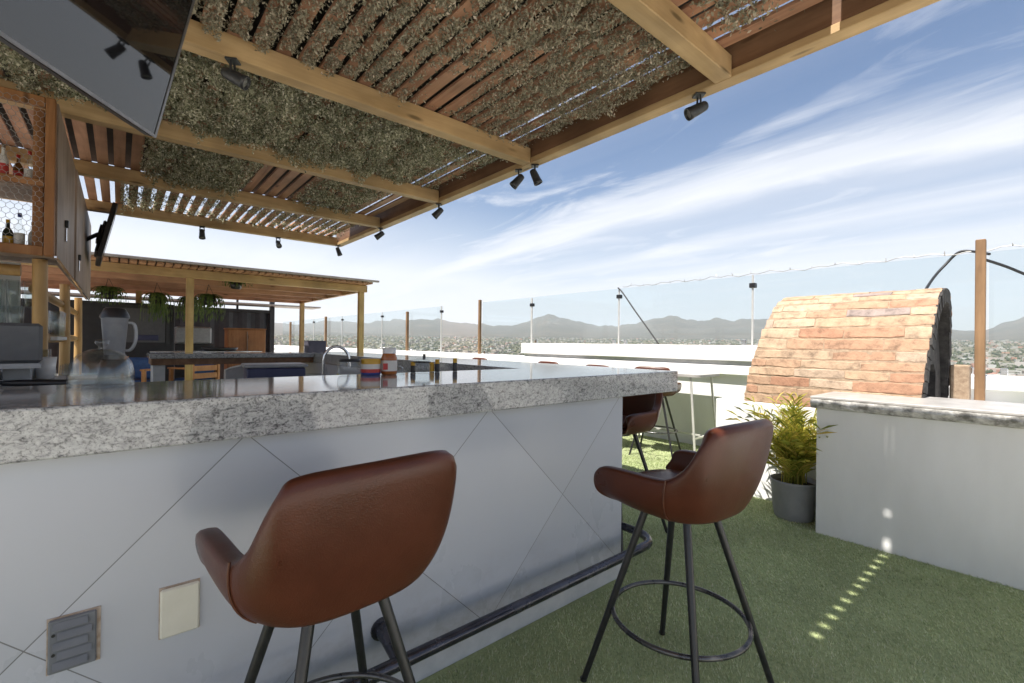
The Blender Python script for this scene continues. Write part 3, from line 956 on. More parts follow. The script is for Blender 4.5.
# ------------------------------------------------------------------ high tables by the wall
def rounded(x0, x1, y0, y1, r_, n=6):
    p = []
    for cx_, cy_, a0 in ((x1 - r_, y1 - r_, 0), (x0 + r_, y1 - r_, PI / 2), (x0 + r_, y0 + r_, PI), (x1 - r_, y0 + r_, 1.5 * PI)):
        for k in range(n + 1):
            a = a0 + k * PI / 2 / n
            p.append((cx_ + r_ * math.cos(a), cy_ + r_ * math.sin(a)))
    return p
def high_table(loc, L, label):
    t_ = thing('high_table', label, 'high table', loc, 0, 'pale high tables along the parapet')
    mb = MB(); mb.prism(rounded(-.29, .29, -L / 2, L / 2, .07), .965, .995); mb.build('table_top', 'slabtop', t_)
    for sx in (-1, 1):
        for sy in (-1, 1):
            mb = MB(); mb.cyl((sx * .25, sy * (L / 2 - .12), .964), (sx * .28, sy * (L / 2 - .04), 0), .014, None, 10); mb.build('leg', 'steel_white', t_)
    mb = MB(); mb.box(-.012, .012, -L / 2 + .08, L / 2 - .08, .22, .24); mb.box(-.27, .27, -L / 2 + .06, -L / 2 + .08, .22, .24); mb.box(-.27, .27, L / 2 - .08, L / 2 - .06, .22, .24)
    mb.build('stretcher', 'steel_white', t_)
high_table((5.50, 3.36, 0), 1.24, 'pale high table beside the brick oven base')
high_table((5.61, 5.75, 0), 1.4, 'pale high table farther along the parapet near the railing gap')

# ------------------------------------------------------------------ brick oven
root = thing('brick_oven', 'arched barrel shaped brick oven on a white masonry base', 'brick oven', (4.93, 1.2, 0))
mb = MB(); mb.box(-.61, .95, -.95, .90, 0, .846, bev=.008); mb.build('masonry_base', 'stucco', root)
def arch(t, r_=0.0):
    """t 0..1 from near foot over the crown to the far foot"""
    a = PI * (1 - t)
    ex = 1.32
    ca, sa = math.cos(a), math.sin(a)
    x = -.0 + (.575 + r_) * math.copysign(abs(ca) ** (2 / 2.35), ca)
    z = (.965 + r_) * abs(sa) ** (2 / 1.75)
    return x, z
K = 240
cum = [0]
ap = [arch(i / K) for i in range(K + 1)]
for i in range(K): cum.append(cum[-1] + math.dist(ap[i], ap[i + 1]))
tot = cum[-1]
def arch_s(sv, r_=0.0):
    i = int(np.searchsorted(cum, min(max(sv, 0), tot)))
    i = max(1, min(K, i))
    f = (sv - cum[i - 1]) / max(1e-9, cum[i] - cum[i - 1])
    x = ap[i - 1][0] * (1 - f) + ap[i][0] * f; z = ap[i - 1][1] * (1 - f) + ap[i][1] * f
    tx, tz = ap[i][0] - ap[i - 1][0], ap[i][1] - ap[i - 1][1]
    L = math.hypot(tx, tz)
    nx, nz = -tz / L, tx / L
    return Vector((x + nx * r_, 0, z + nz * r_)), Vector((nx, 0, nz)), Vector((tx / L, 0, tz / L))
ZO = .848
def yend(side, z):
    return (.66 - .17 * (z / .96) ** 1.2) if side > 0 else (-.57 - .06 * (z / .96))
# mortar shell
mb = MB()
NS = 60
rows_o = []
for i in range(NS + 1):
    p, n_, t2 = arch_s(tot * i / NS)
    pi_, _, _ = arch_s(tot * i / NS, -.11)
    zc = p.z
    vs4 = [(p.x + n_.x * .002, yend(-1, zc) + .01, p.z + n_.z * .002 + ZO), (p.x + n_.x * .002, yend(1, zc) - .006, p.z + n_.z * .002 + ZO), (pi_.x, yend(1, zc) - .006, max(pi_.z, 0) + ZO), (pi_.x, yend(-1, zc) + .01, max(pi_.z, 0) + ZO)]
    rows_o += vs4
fs = []
for i in range(NS):
    for k in range(4):
        k2 = (k + 1) % 4
        fs.append((i * 4 + k, (i + 1) * 4 + k, (i + 1) * 4 + k2, i * 4 + k2))
mb.add(rows_o, fs)
mb.mi = [1 if k % 4 >= 1 else 0 for k in range(len(fs))]
mb.build('mortar_shell', ['mortar', 'soot'], root)
# bricks laid in courses along the barrel
mb = MB()
nc = 28
ch = tot / nc
gb = random.Random(4)
cb = [0]
for i in range(nc): cb.append(cb[-1] + gb.uniform(.82, 1.18))
cb = [q * tot / cb[-1] for q in cb]
for i in range(nc):
    sm_ = (cb[i] + cb[i + 1]) / 2
    ch = cb[i + 1] - cb[i]
    p, n_, t2 = arch_s(sm_)
    y0e, y1e = yend(-1, p.z), yend(1, p.z)
    y = y0e + gb.uniform(-.008, .01)
    first = True
    while y < y1e - .02:
        L = gb.uniform(.26, .42)
        if first and i % 2: L *= .5
        first = False
        y2 = min(y + L, y1e + gb.uniform(-.012, .008))
        if y2 - y < .03: break
        hb = ch * .5 - gb.uniform(.0005, .004)
        pr = gb.uniform(.0035, .0075)
        tl = gb.uniform(-.02, .02); sk = gb.uniform(-.004, .004)
        cn = p + Vector((0, 0, ZO))
        stn = 6
        vs = []
        for q_ in range(stn):
            f_ = q_ / (stn - 1)
            dy = (y + .003) * (1 - f_) + (y2 - .003) * f_
            inset = .004 if q_ in (0, stn - 1) else 0
            for st, dp in ((-hb, -.02), (hb, -.02), (hb * .96, pr - .004), (hb * .78, pr + tl * .05), (-hb * .78, pr - tl * .05), (-hb * .96, pr - .004)):
                jt = 0 if dp < 0 else gb.uniform(-.0045, .0045)
                q = cn + t2 * (st + sk * (1 - 2 * f_) + jt - math.copysign(inset, st)) + n_ * (dp + (0 if dp < 0 else gb.uniform(-.002, .002)))
                vs.append((q.x, dy + (gb.uniform(-.004, .004) if dp > 0 else 0), q.z))
        fs_ = []
        for q_ in range(stn - 1):
            for k_ in range(1, 6):
                k2 = (k_ + 1) % 6
                fs_.append((q_ * 6 + k2, q_ * 6 + k_, (q_ + 1) * 6 + k_, (q_ + 1) * 6 + k2))
        fs_ += [tuple(range(6)), tuple((stn - 1) * 6 + k_ for k_ in range(5, -1, -1))]
        mb.add(vs, fs_)
        y = y2
bo = mb.build('bricks', 'brick', root)
ch = tot / nc
# sooty mouth: ring of blackened brick ends, a black recessed front and the firing hole
mb = MB()
for i in range(nc):
    p, n_, t2 = arch_s((i + .5) * ch)
    cn = p + Vector((0, 0, ZO))
    hb = ch * .5 - .004
    ye = yend(-1, p.z)
    o_ = gb.uniform(-.006, .002)
    vs = []
    for dy in (ye - .003 + o_, ye + .02):
        for st, dp in ((-hb, -.105), (hb, -.105), (hb, .001), (-hb, .001)):
            q = cn + t2 * st + n_ * dp
            vs.append((q.x, dy, max(q.z, ZO + .001)))
    mb.add(vs, [(3, 2, 1, 0), (4, 5, 6, 7), (2, 3, 7, 6), (1, 2, 6, 5), (0, 1, 5, 4), (3, 0, 4, 7)])
mb.build('mouth_ring', 'soot', root)
mb = MB()
inn = [arch_s(tot * i / 24, -.10)[0] for i in range(25)]
inn = [(q.x, max(q.z, 0)) for q in inn]
door = [(-.20, 0), (-.20, .30), (-.12, .37), (.12, .37), (.20, .30), (.20, 0)]
yf = -.545
vs = [(x, yf, z + ZO) for x, z in inn]
k0 = len(vs)
dd_ = []
for i in range(25):
    t = i / 24
    seg = t * 5; a_ = min(int(seg), 4); f = seg - a_
    dd_.append((door[a_][0] * (1 - f) + door[a_ + 1][0] * f, door[a_][1] * (1 - f) + door[a_ + 1][1] * f))
vs += [(x, yf, z + ZO) for x, z in dd_]
vs += [(x, yf + .10, z + ZO) for x, z in dd_]
fs = [(i, i + 1, k0 + i + 1, k0 + i) for i in range(24)] + [(k0 + i, k0 + i + 1, k0 + 25 + i + 1, k0 + 25 + i) for i in range(24)]
mb.add(vs, [f[::-1] for f in fs]); mb.build('front_wall', 'soot', root)
mb = MB(); mb.add([(x, .40, z + ZO) for x, z in inn], [tuple(range(25))[::-1]]); mb.add([(x, .55, z + ZO) for x, z in inn], [tuple(range(25))]); mb.build('back_wall', 'soot_brown', root)
mb = MB(); mb.box(-.47, .47, -.53, .4, ZO, ZO + .02); mb.build('hearth', 'soot_brown', root)
mb = MB(); mb.box(.46, .60, -.72, -.60, ZO, ZO + .36, bev=.01); mb.build('side_pier', 'mortar', root)
mb = MB(); mb.tube([(.22, .50, 1.55), (.26, .62, 1.72), (.27, .66, 1.80)], .032, 12); mb.build('flue_stub', 'rust_wood', root)

# ------------------------------------------------------------------ low serving counter
root = thing('serving_counter', 'low grey white serving counter with worn stone top', 'counter', (3.856, 0, 0))
mb = MB(); mb.box(0, .62, -5, 1.13, 0, .902); mb.build('masonry_body', 'bar_paint', root)
mb = MB()
ys = np.linspace(-5, 1.16, 160)
prof_pts = []
for i, y in enumerate(ys):
    j1 = random.uniform(-.006, .006); j2 = random.uniform(-.008, .006)
    prof_pts.append([(-.036 + j1, y, .972), (-.045 + j1, y, .945 + j2), (-.034 + j2, y, .915 + j1), (-.02 + j1, y, .905), (.66, y, .905), (.66, y, .972)])
vs = [p for rg in prof_pts for p in rg]
fs = [(i * 6 + k, i * 6 + (k + 1) % 6, (i + 1) * 6 + (k + 1) % 6, (i + 1) * 6 + k) for i in range(159) for k in range(6)]
fs += [tuple(range(6))[::-1], tuple(159 * 6 + k for k in range(6))]
mb.add(vs, [f[::-1] for f in fs]); mb.build('concrete_edge', 'concrete', root)
mb = MB(); mb.box(-.032, .67, -5, 1.165, .974, .992, bev=.004); mb.build('stone_top', 'slabtop', root)

# ------------------------------------------------------------------ potted palm
root = thing('potted_palm', 'yellow green palm in a round grey pot beside the serving counter', 'potted plant', (4.07, 1.345, 0))
mb = MB()
mb.lathe([(.0, .0), (.128, .0), (.133, .012), (.142, .05), (.163, .285), (.169, .30), (.162, .304), (.153, .295), (.148, .262)], 36)
mb.build('pot', 'pot', root)
mb = MB(); mb.lathe([(.157, .262), (.1, .272), (.0, .276)], 24); mb.build('soil', 'soil', root)
gp = random.Random(8)
mb = MB()
for k in range(120):
    a = gp.uniform(0, 2 * PI); L = gp.uniform(.34, .72); lean = gp.uniform(.10, .74) if k > 6 else .1
    if k % 4 == 0: L *= .7; lean += .2
    b0 = Vector((gp.uniform(-.07, .07), gp.uniform(-.07, .07), .265))
    dirh = Vector((math.cos(a), math.sin(a), 0))
    spine = []
    for j in range(12):
        t = j / 11
        spine.append(b0 + dirh * (lean * L * t ** 1.9) + Vector((0, 0, L * (t - .30 * lean * t ** 2.6))))
    mb.tube(spine, [.0035 - .0025 * j / 11 for j in range(12)], 4, 0, False)
    for j in range(3, 12):
        t = (spine[j] - spine[j - 1]).normalized()
        sd = t.cross(Vector((0, 0, 1)))
        if sd.length < .05: sd = t.orthogonal()
        sd.normalize()
        for sg in (-1, 1):
            ll = gp.uniform(.10, .19) * (1 - .35 * abs(j / 11 - .5))
            d1 = (sd * sg * .75 + t * .85 + Vector((0, 0, gp.uniform(-.1, .35)))).normalized()
            wv = t.cross(d1).normalized().cross(d1) * gp.uniform(.0045, .0075)
            p0 = spine[j] + (spine[j - 1] - spine[j]) * gp.random() * .8
            p1 = p0 + d1 * ll * .5
            p2 = p0 + d1 * ll + Vector((0, 0, -.028))
            mb.add([p0 - wv * .4, p0 + wv * .4, p1 + wv, p2, p1 - wv], [(0, 1, 2, 3, 4)])
mb.build('fronds', 'palm', root)

# ------------------------------------------------------------------ big pergola
PX1 = 2.63
RY = [-.40, 1.21, 2.835, 4.255, 5.69, 7.22]
root = thing('pergola', 'large timber pergola roof with slatted ceiling over the bar', 'pergola', (0, 0, 0))
mb = MB(); mb.box(2.560, PX1, -.45, 7.275, 2.868, 3.045, bev=.004); mb.build('outer_beam', 'beam_dark', root)
mb = MB(); mb.box(2.545, PX1 + .01, -.45, 7.28, 2.82, 2.866, bev=.004); mb.build('fascia_strip', 'timber_y', root)
for y in RY:
    mb = MB(); mb.box(-2.2, 2.543, y - .045, y + .05, 2.82, 2.940, bev=.004); mb.build('rafter', 'timber_x', root)
mb = MB(); mb.box(-2.28, -2.202, -.45, 7.275, 2.82, 3.045, bev=.004); mb.build('inner_beam', 'timber_y', root)  # unseen roof ends are cut short to let sun and sky light in
GAP0 = .857; PITCH = .116
mb = MB()
k0 = int((-2.15 - GAP0) / PITCH)
gs = random.Random(3)
for k in range(k0, 14):
    x0 = GAP0 + PITCH * k + .020; x1 = x0 + PITCH - .040
    if x1 > 2.54: break
    dz = gs.uniform(-.003, .003)
    mb.box(x0, x1, -.44, 7.26, 2.945 + dz + .003, 2.967 + dz)
mb.build('slats', 'slat', root)
mb = MB()
ZS = 3.25
def sheet(x0, x1, y0, y1): mb.box(x0, x1, y0, y1, ZS, ZS + .012)
sheet(-2.2, 2.635, -.45, .662); sheet(2.45, 2.635, .663, .697)
sheet(-2.2, 2.635, .698, .962)
sheet(-2.2, -.735, .962, 1.008); sheet(-.645, 2.635, .962, 1.008)
sheet(-2.2, 2.635, 1.008, 6.72)
for xx in (-2.1, -1.0, .55): mb.box(xx - .02, xx + .02, -.44, 5.6, 2.975, ZS - .002)
mb.build('roof_sheet', 'sheet', root)
for (x, y) in ((-2.24, -.40), (-2.24, 7.0), (2.587, -.40)):
    mb = MB(); mb.box(x - .05, x + .05, y - .05, y + .05, 0, 2.818, bev=.004); mb.build('post', 'timber_z', root)

def vnoise(x, y, seed):
    gg = np.random.default_rng(seed)
    T = gg.random((64, 64))
    xi = np.floor(x).astype(int); yi = np.floor(y).astype(int)
    fx = x - xi; fy = y - yi
    fx = fx * fx * (3 - 2 * fx); fy = fy * fy * (3 - 2 * fy)
    q = lambda i, j: T[i % 64, j % 64]
    return (q(xi, yi) * (1 - fx) + q(xi + 1, yi) * fx) * (1 - fy) + (q(xi, yi + 1) * (1 - fx) + q(xi + 1, yi + 1) * fx) * fy

def ivy(name, x0, x1, y0, y1, n, dens, size, thick, mat, label, seed):
    g = np.random.default_rng(seed)
    x = g.uniform(x0, x1, n); y = g.uniform(y0, y1, n)
    p = np.clip(dens(x, y), 0, 1) * np.clip(.15 + 2.2 * (vnoise(x * 13, y * 13, seed + 7) - .12), .1, 1)
    keep = g.random(n) < p
    # keep the lit slots in the roof open
    keep &= ~((y > .60) & (y < .76)) & ~((x > -.66) & (x < -.36) & (y > .90) & (y < 1.06))
    x, y, p = x[keep], y[keep], p[keep]; n = len(x)
    clump = vnoise(x * 9, y * 9, seed + 1) * .6 + vnoise(x * 21, y * 21, seed + 2) * .4
    dz = g.random(n) ** 1.2 * thick * np.clip(3.4 * (clump - .28), .08, 1.9) * (.35 + .65 * p)
    c0 = np.stack([x, y, 2.946 - dz], 1)
    th = g.uniform(0, 2 * PI, n); tl = g.normal(0, .75, n); rl = g.normal(0, .6, n)
    u = np.stack([np.cos(th) * np.cos(tl), np.sin(th) * np.cos(tl), np.sin(tl)], 1)
    w0 = np.stack([-np.sin(th), np.cos(th), rl], 1); w0 /= np.linalg.norm(w0, axis=1)[:, None]
    sz = (size * g.uniform(.6, 1.35, n))[:, None]
    v = np.zeros((n, 4, 3))
    v[:, 0] = c0 - u * sz; v[:, 1] = c0 + w0 * sz * .5 + u * sz * .1; v[:, 2] = c0 + u * sz; v[:, 3] = c0 - w0 * sz * .5 + u * sz * .1
    v[:, :, 2] = np.minimum(v[:, :, 2], 2.947)
    o = quads_mesh(name, v.reshape(-1, 3), 4, mat)
    tag(o, label, 'greenery', 'mats of artificial greenery under the pergola', 'stuff')
def d_main(x, y):
    return 1.0 - .9 * np.clip((x - 1.75) / .6, 0, 1) * (vnoise(x * 3, y * 3, 91) * .9 + .35)
ivy('ivy', -1.2, 2.5, 2.90, 4.20, 150000, d_main, .0105, .095, 'ivy', 'dense grey green artificial ivy filling the second ceiling bay', 31)
def slat_d(x): # thicker along the slats than over the gaps
    u = ((x - GAP0) / PITCH) % 1.0
    return np.clip((np.abs(u - .5) < .33).astype(float) + .12, 0, 1)
def d_near(x, y):
    bare = np.exp(-(((x - 1.58) / .24) ** 2 + ((y - 2.55) / .42) ** 2) * 1.2)
    q = .52 + .55 * vnoise(x * 2.6 + 7, y * 2.6, 77)
    q = q + .5 * np.clip(.75 - x, 0, 1)
    return slat_d(x) * np.clip(q - 1.05 * bare, 0, 1)
ivy('ivy', -1.2, 2.5, 1.27, 2.77, 190000, d_near, .0095, .06, 'ivy_dry', 'thin dry brownish ivy clinging to slats of the nearest ceiling bay', 32)
def d_third(x, y):
    a_ = np.clip((1.0 - x) / .12, 0, 1) * np.clip((x - .12) / .1, 0, 1)
    b_ = np.clip((x - 1.42) / .15, 0, 1) * np.clip((2.25 - x) / .25, 0, 1) * (.5 + .5 * vnoise(x * 4, y * 4, 15))
    return np.maximum(a_, b_ * .9)
ivy('ivy', .0, 2.45, 4.32, 5.63, 52000, d_third, .013, .10, 'ivy', 'artificial ivy in the third ceiling bay with bare slats midway', 33)
def d_fourth(x, y):
    return .20 * slat_d(x) + .8 * np.clip(.42 - x, 0, 1) * 1.6 + .42 * (vnoise(x * 5, y * 5, 19) > .6)
ivy('ivy', .0, 2.5, 5.75, 7.16, 26000, d_fourth, .014, .09, 'ivy', 'patchy ivy in the farthest ceiling bay with sky gaps', 34)
def d_zero(x, y):
    return np.clip(1.15 * np.exp(-(((x - 2.12) / .22) ** 2 + ((y - .98) / .17) ** 2) * 1.6) + .9 * np.exp(-(((x - 2.3) / .12) ** 2 + ((y - .55) / .15) ** 2)) + .8 * slat_d(x) * (x < 1.8), 0, 1)
ivy('ivy', .6, 2.5, -.3, 1.14, 42000, d_zero, .013, .07, 'ivy_dry', 'small dry ivy clumps on bare slats above the near rafter', 35)

# ------------------------------------------------------------------ spotlights on the pergola
def spotlight(loc, rz, tilt, label):
    t_ = thing('spotlight', label, 'spotlight', loc, rz, 'small dark spotlights fixed to the pergola')
    mb = MB(); mb.box(-.03, .03, -.03, .03, -.012, 0, bev=.003)
    mb.tube([(.0, -.02, -.01), (.0, -.026, -.05), (0, -.016, -.085)], .006, 8); mb.tube([(.0, .02, -.01), (.0, .026, -.05), (0, .016, -.085)], .006, 8)
    mb.build('bracket', 'spot', t_)
    mt = Matrix.Translation((0, 0, -.085)) @ Matrix.Rotation(tilt, 4, 'Y')
    b = MB(); b.lathe([(.0, .05), (.022, .05), (.028, .04), (.032, .0), (.035, -.05), (.037, -.055), (.037, -.075), (.030, -.075), (.028, -.06)], 20)
    b.v = [tuple(mt @ Vector(p)) for p in b.v]; hd = b.build('lamp_head', 'spot', t_)
    b = MB(); b.lathe([(.029, -.062), (.0, -.062)], 20); b.v = [tuple(mt @ Vector(p)) for p in b.v]; b.build('lens', 'lens', hd)
    return t_
spotlight((2.575, 1.37, 2.818), R(-40), R(62), 'dark spotlight hanging under the beam beside the nearest rafter')
spotlight((2.60, 2.80, 2.818), R(140), R(25), 'spotlight under the beam corner pointing steeply down')
spotlight((2.57, 2.97, 2.818), R(-40), R(42), 'spotlight under the beam just past the second rafter')
spotlight((2.58, 4.27, 2.818), R(-40), R(45), 'dark spotlight under the beam at the third rafter')
spotlight((2.57, 5.69, 2.818), R(-40), R(55), 'dark spotlight under the beam at the fourth rafter')
spotlight((2.55, 7.15, 2.818), R(140), R(22), 'dark spotlight at the far corner of the pergola')
spotlight((.44, 2.81, 2.818), R(150), R(65), 'dark spotlight hung among the ivy under the second rafter')
spotlight((.81, 7.22, 2.818), R(90), R(20), 'dark spotlight under the farthest rafter near the shelf')
spotlight((1.72, 7.22, 2.818), R(90), R(50), 'dark spotlight under the middle of the farthest rafter')

# ------------------------------------------------------------------ televisions
def tv(loc, e1, tilt, W_, H_, label, mount):
    """loc: right lower corner of the front; e1: horizontal direction along the screen towards that corner"""
    e1 = Vector(e1).normalized()
    n_ = Vector((e1.y, -e1.x, 0))
    e2 = Vector((0, 0, math.cos(tilt))) + n_ * math.sin(tilt)
    nn = e1.cross(e2)
    mt = Matrix((e1, e2, nn)).transposed().to_4x4(); mt.translation = loc
    t_ = bpy.data.objects.new('television', None); COL.objects.link(t_); t_.matrix_world = mt
    tag(t_, label, 'television', 'flat televisions hung from the bar shelf')
    mb = MB(); mb.box(-W_, 0, 0, H_, -.045, -.004, bev=.006); mb.box(-W_ * .8, -W_ * .2, H_ * .12, H_ * .7, -.075, -.046, bev=.01); mb.build('housing', 'plastic_black', t_)
    mb = MB()
    b = .011
    mb.box(-W_, 0, 0, b, -.003, .004); mb.box(-W_, 0, H_ - b, H_, -.003, .004); mb.box(-W_, -W_ + b, b, H_ - b, -.003, .004); mb.box(-b, 0, b, H_ - b, -.003, .004)
    mb.build('bezel', 'bezel', t_)
    mb = MB(); mb.box(-W_ + b, -b, b, H_ - b, -.0035, .001); mb.build('screen', 'screen', t_)
    mb = MB()
    mi_ = mt.inverted()
    mb.box(-W_ / 2 - .15, -W_ / 2 + .15, H_ * .35, H_ * .65, -.095, -.076, bev=.004)
    mb.tube([Vector((-W_ / 2, H_ * .5, -.09)), mi_ @ Vector(mount)], .022, 10)
    mb.build('mount', 'plastic_black', t_)
    return t_
tv((.104, 2.40, 2.173), (.568, .83, 0), R(14), 1.07, .60, 'large television tilted down in the upper left corner', (-.75, 2.45, 2.93))
tv((-.19, 7.65, 2.23), (-.04, 1, 0), R(12), .95, .62, 'farther television seen edge on beside the wooden shelf', (-.31, 7.1, 2.45))

# ------------------------------------------------------------------ hanging wooden shelf unit over the back of the bar
root = thing('bar_shelf', 'wood and chicken wire shelf unit on log poles above the bar', 'shelf unit', (-.30, 4.0, 0))
CW = 1.7  # width towards -x
mb = MB()
yb = [0.0, 1.45, 1.47, 4.1]
for a_, b_ in ((.02, .72), (.724, 1.44)):
    mb.box(-.03, 0, a_, b_, 1.845, 2.80)
mb.build('side_boards', 'dark_wood', root)
mb = MB(); mb.box(-.035, .012, 1.47, 4.1, 1.845, 2.80, bev=.004); mb.build('end_boards', 'dark_wood', root)
mb = MB(); mb.box(-.052, -.008, -.05, .018, 1.845, 2.80, bev=.004); mb.build('front_stile', 'rust_wood', root)
mb = MB(); mb.box(-CW, -.054, -.045, .0, 1.845, 1.90, bev=.004); mb.box(-CW, -.054, -.045, .0, 2.26, 2.30, bev=.004); mb.box(-CW, -.054, -.045, .0, 2.74, 2.80, bev=.004); mb.build('front_rails', 'rust_wood', root)
mb = MB(); mb.box(-.108, -.060, .005, .05, 1.90, 2.74, bev=.004); mb.build('inner_stile', 'rust_wood', root)
mb = MB(); mb.box(-CW, -.03, .0, .50, 1.85, 1.875); mb.box(-CW, -.03, .06, .50, 2.265, 2.285); mb.build('shelf_boards', 'dark_wood', root)
mb = MB(); mb.box(-.006, .006, -.052, 4.1, 1.835, 1.846); mb.build('metal_edge', 'chrome', root)
# chicken wire
mb = MB()
wx0, wx1, wz0, wz1 = -CW, -.056, 1.9, 2.74
hx, hz = .034, .030
i = 0
def seg(a_, b_):
    mb.tube([a_, b_], .0013, 3, 0, False)
z = wz0
row = 0
while z < wz1:
    x = wx1 - (hx / 2 if row % 2 else 0)
    while x > -.62:
        seg((x, -.048, z), (x, -.048, z + hz * .55))
        seg((x, -.048, z + hz * .55), (x - hx / 2, -.048, z + hz))
        seg((x, -.048, z + hz * .55), (x + hx / 2, -.048, z + hz))
        x -= hx
    z += hz; row += 1
mb.build('chicken_wire', 'wire', root)
for (y, r_) in ((.18, .037), (1.95, .037), (3.8, .037)):
    mb = MB(); mb.tube([(-.085, y, .90), (-.082, y, 1.3), (-.087, y, 1.844)], [r_ * 1.03, r_, r_ * .97], 18); mb.build('log_pole', 'round_pole', root)
mb = MB(); mb.cyl((-.115, .24, 1.345), (-.115, 3.8, 1.345), .035, None, 14); mb.cyl((-.115, .24, 1.66), (-.115, 3.8, 1.66), .03, None, 14); mb.build('side_rails', 'round_rail', root)
mb = MB(); mb.cyl((-.17, .18, 1.765), (-CW, .18, 1.765), .035, None, 14); mb.build('front_rail', 'round_rail', root)
mb = MB(); mb.box(-CW, -.2, .42, .44, 1.2, 1.84); mb.build('back_panel', 'white_plastic', root)  # added pale panel, stands in for the brightness behind the glasses
mb = MB(); mb.box(-CW, -.10, .16, .415, 1.40, 1.412); mb.build('glass_shelf', 'glass_panel', root)
mb = MB(); mb.box(-CW, -.10, .16, .415, 1.53, 1.542); mb.build('glass_shelf', 'glass_panel', root)
for (y, z) in ((.55, 2.13), (1.72, 2.05)):
    t_ = thing('bottle_opener', 'small steel opener screwed to the shelf side board' if y < 1 else 'small steel opener screwed to the farther shelf board', 'bottle opener', (-.288 if y > 1 else -.30, 4 + y, z))
    mb = MB(); mb.box(0, .02, -.02, .02, .0, .05, bev=.004); mb.build('mount', 'spot', t_)
    mb = MB(); mb.box(.002, .012, -.014, .014, -.10, -.002, bev=.003); mb.build('handle', 'chrome', t_)

def bottle_mesh(h, r_):
    mb = MB()
    mb.lathe([(0, 0), (r_ * .95, 0), (r_, .01), (r_, h * .58), (r_ * .8, h * .66), (r_ * .36, h * .76), (r_ * .33, h * .94), (r_ * .38, h * .95)], 18)
    return mb
def bottle(x, y, z, h, r_, glass, label_m, cap, text, grp):
    o = thing('bottle', text, 'bottle', (x, y, z), 0, grp)
    bottle_mesh(h, r_).build('body', glass, o)
    mb = MB(); mb.lathe([(r_ * 1.012, h * .15), (r_ * 1.012, h * .48)], 18); mb.build('label', label_m, o)
    mb = MB(); mb.lathe([(r_ * .40, h * .9), (r_ * .40, h), (0, h)], 14); mb.build('cap', cap, o)
gl_dark = simple('dark bottle glass', (.02, .03, .02), (.03, .04, .025), .08, 0, 5)
gl_clear = M['clear']
gl_brown = simple('brown bottle glass', (.12, .05, .015), (.16, .07, .02), .08, 0, 5)
M['gl_dark'] = gl_dark; M['gl_brown'] = gl_brown
sets = [(-.435, .14, 2.286, .22, .024, 'clear', 'label_white', 'red', 'clear bottle with white label and red cap on upper wire shelf'),
        (-.490, .20, 2.286, .20, .024, 'gl_brown', 'red', 'red', 'brown bottle with red label on the upper wire shelf'),
        (-.545, .13, 2.286, .23, .024, 'label_white', 'red', 'chrome', 'white bottle with red label on the upper wire shelf'),
        (-.600, .20, 2.286, .24, .025, 'clear', 'label_white', 'chrome', 'clear bottle with silver cap on the upper wire shelf'),
        (-.425, .24, 1.876, .21, .024, 'label_white', 'label_white', 'plastic_black', 'white bottle with black cap on the lower wire shelf'),
        (-.475, .15, 1.876, .24, .024, 'clear', 'label_white', 'label_blue', 'clear bottle with blue cap on the lower wire shelf'),
        (-.530, .20, 1.876, .20, .025, 'gl_dark', 'yellow', 'yellow', 'dark bottle with yellow label on the lower wire shelf'),
        (-.580, .14, 1.876, .25, .024, 'label_white', 'label_blue', 'label_blue', 'white bottle with blue label on the lower wire shelf'),
        (-.640, .22, 1.876, .23, .024, 'gl_brown', 'label_white', 'red', 'brown bottle with red cap on the lower wire shelf')]
for x, y, z, h, r_, a_, b_, c_, tx in sets:
    bottle(x, 4 + y, z, h, r_, a_, b_, c_, tx, 'bottles behind the chicken wire')
# glassware on the shelf under it
def glass_tumbler(name, x, y, z, h, r_, label, grp):
    mb = MB()
    mb.lathe([(0, .004), (r_ * .8, .004), (r_ * .98, h), (r_, h), (r_ * .82, 0), (0, 0)], 18)
    o = mb.build(name, 'clear', None, (x, y, z))
    return tag(o, label, 'glass', grp)
first = None
for r_i, (z, ny) in enumerate(((1.416, 3), (1.19, 3))):
    for j in range(8):
        for q in range(2):
            x = -.50 - j * .075; y = 4.22 + q * .10
            if first is None:
                first = glass_tumbler('tumbler_glass', x, y, z, .13, .034, 'clear tumbler glass standing among others under the wire shelf', 'tumbler glasses stored under the wire shelf')
            else:
                o = first.copy(); COL.objects.link(o); o.location = (x, y, z)
for z in (1.545,):
    for j in range(6):
        for q in range(2):
            o = first.copy(); COL.objects.link(o); o.location = (-.44 - j * .07, 4.22 + q * .09, z); o.scale = (.9, .9, 1.25)
            o['label'] = 'tall clear glass on the upper glass shelf beside the first log pole'; o['group'] = 'tall glasses on the upper glass shelf'
for j in range(5):
    for q in range(2):
        o = first.copy(); COL.objects.link(o); o.location = (-.46 + q * .09, 4.9 + j * .11, 1.36); o.scale = (1, 1, 1.5)
        o['label'] = 'tall clear glass lined up between the log poles'; o['group'] = 'tall glasses between the log poles'
mb = MB(); mb.box(-.62, -.34, 4.75, 5.5, 1.33, 1.358, bev=.004)
tag(mb.build('glass_tray', 'white_plastic'), 'white tray of tall glasses between the log poles', 'tray')
# back work counter under the shelf
root = thing('back_counter', 'grey back counter under the log pole shelf', 'counter', (-1.2, 5.8, 0))
mb = MB(); mb.box(-1.2, 1.05, -1.75, 2.3, 0, .858); mb.build('cabinet', 'bar_paint', root)
mb = MB(); mb.box(-1.2, 1.08, -1.78, 2.3, .86, .90, bev=.004); mb.build('top', 'granite', root)

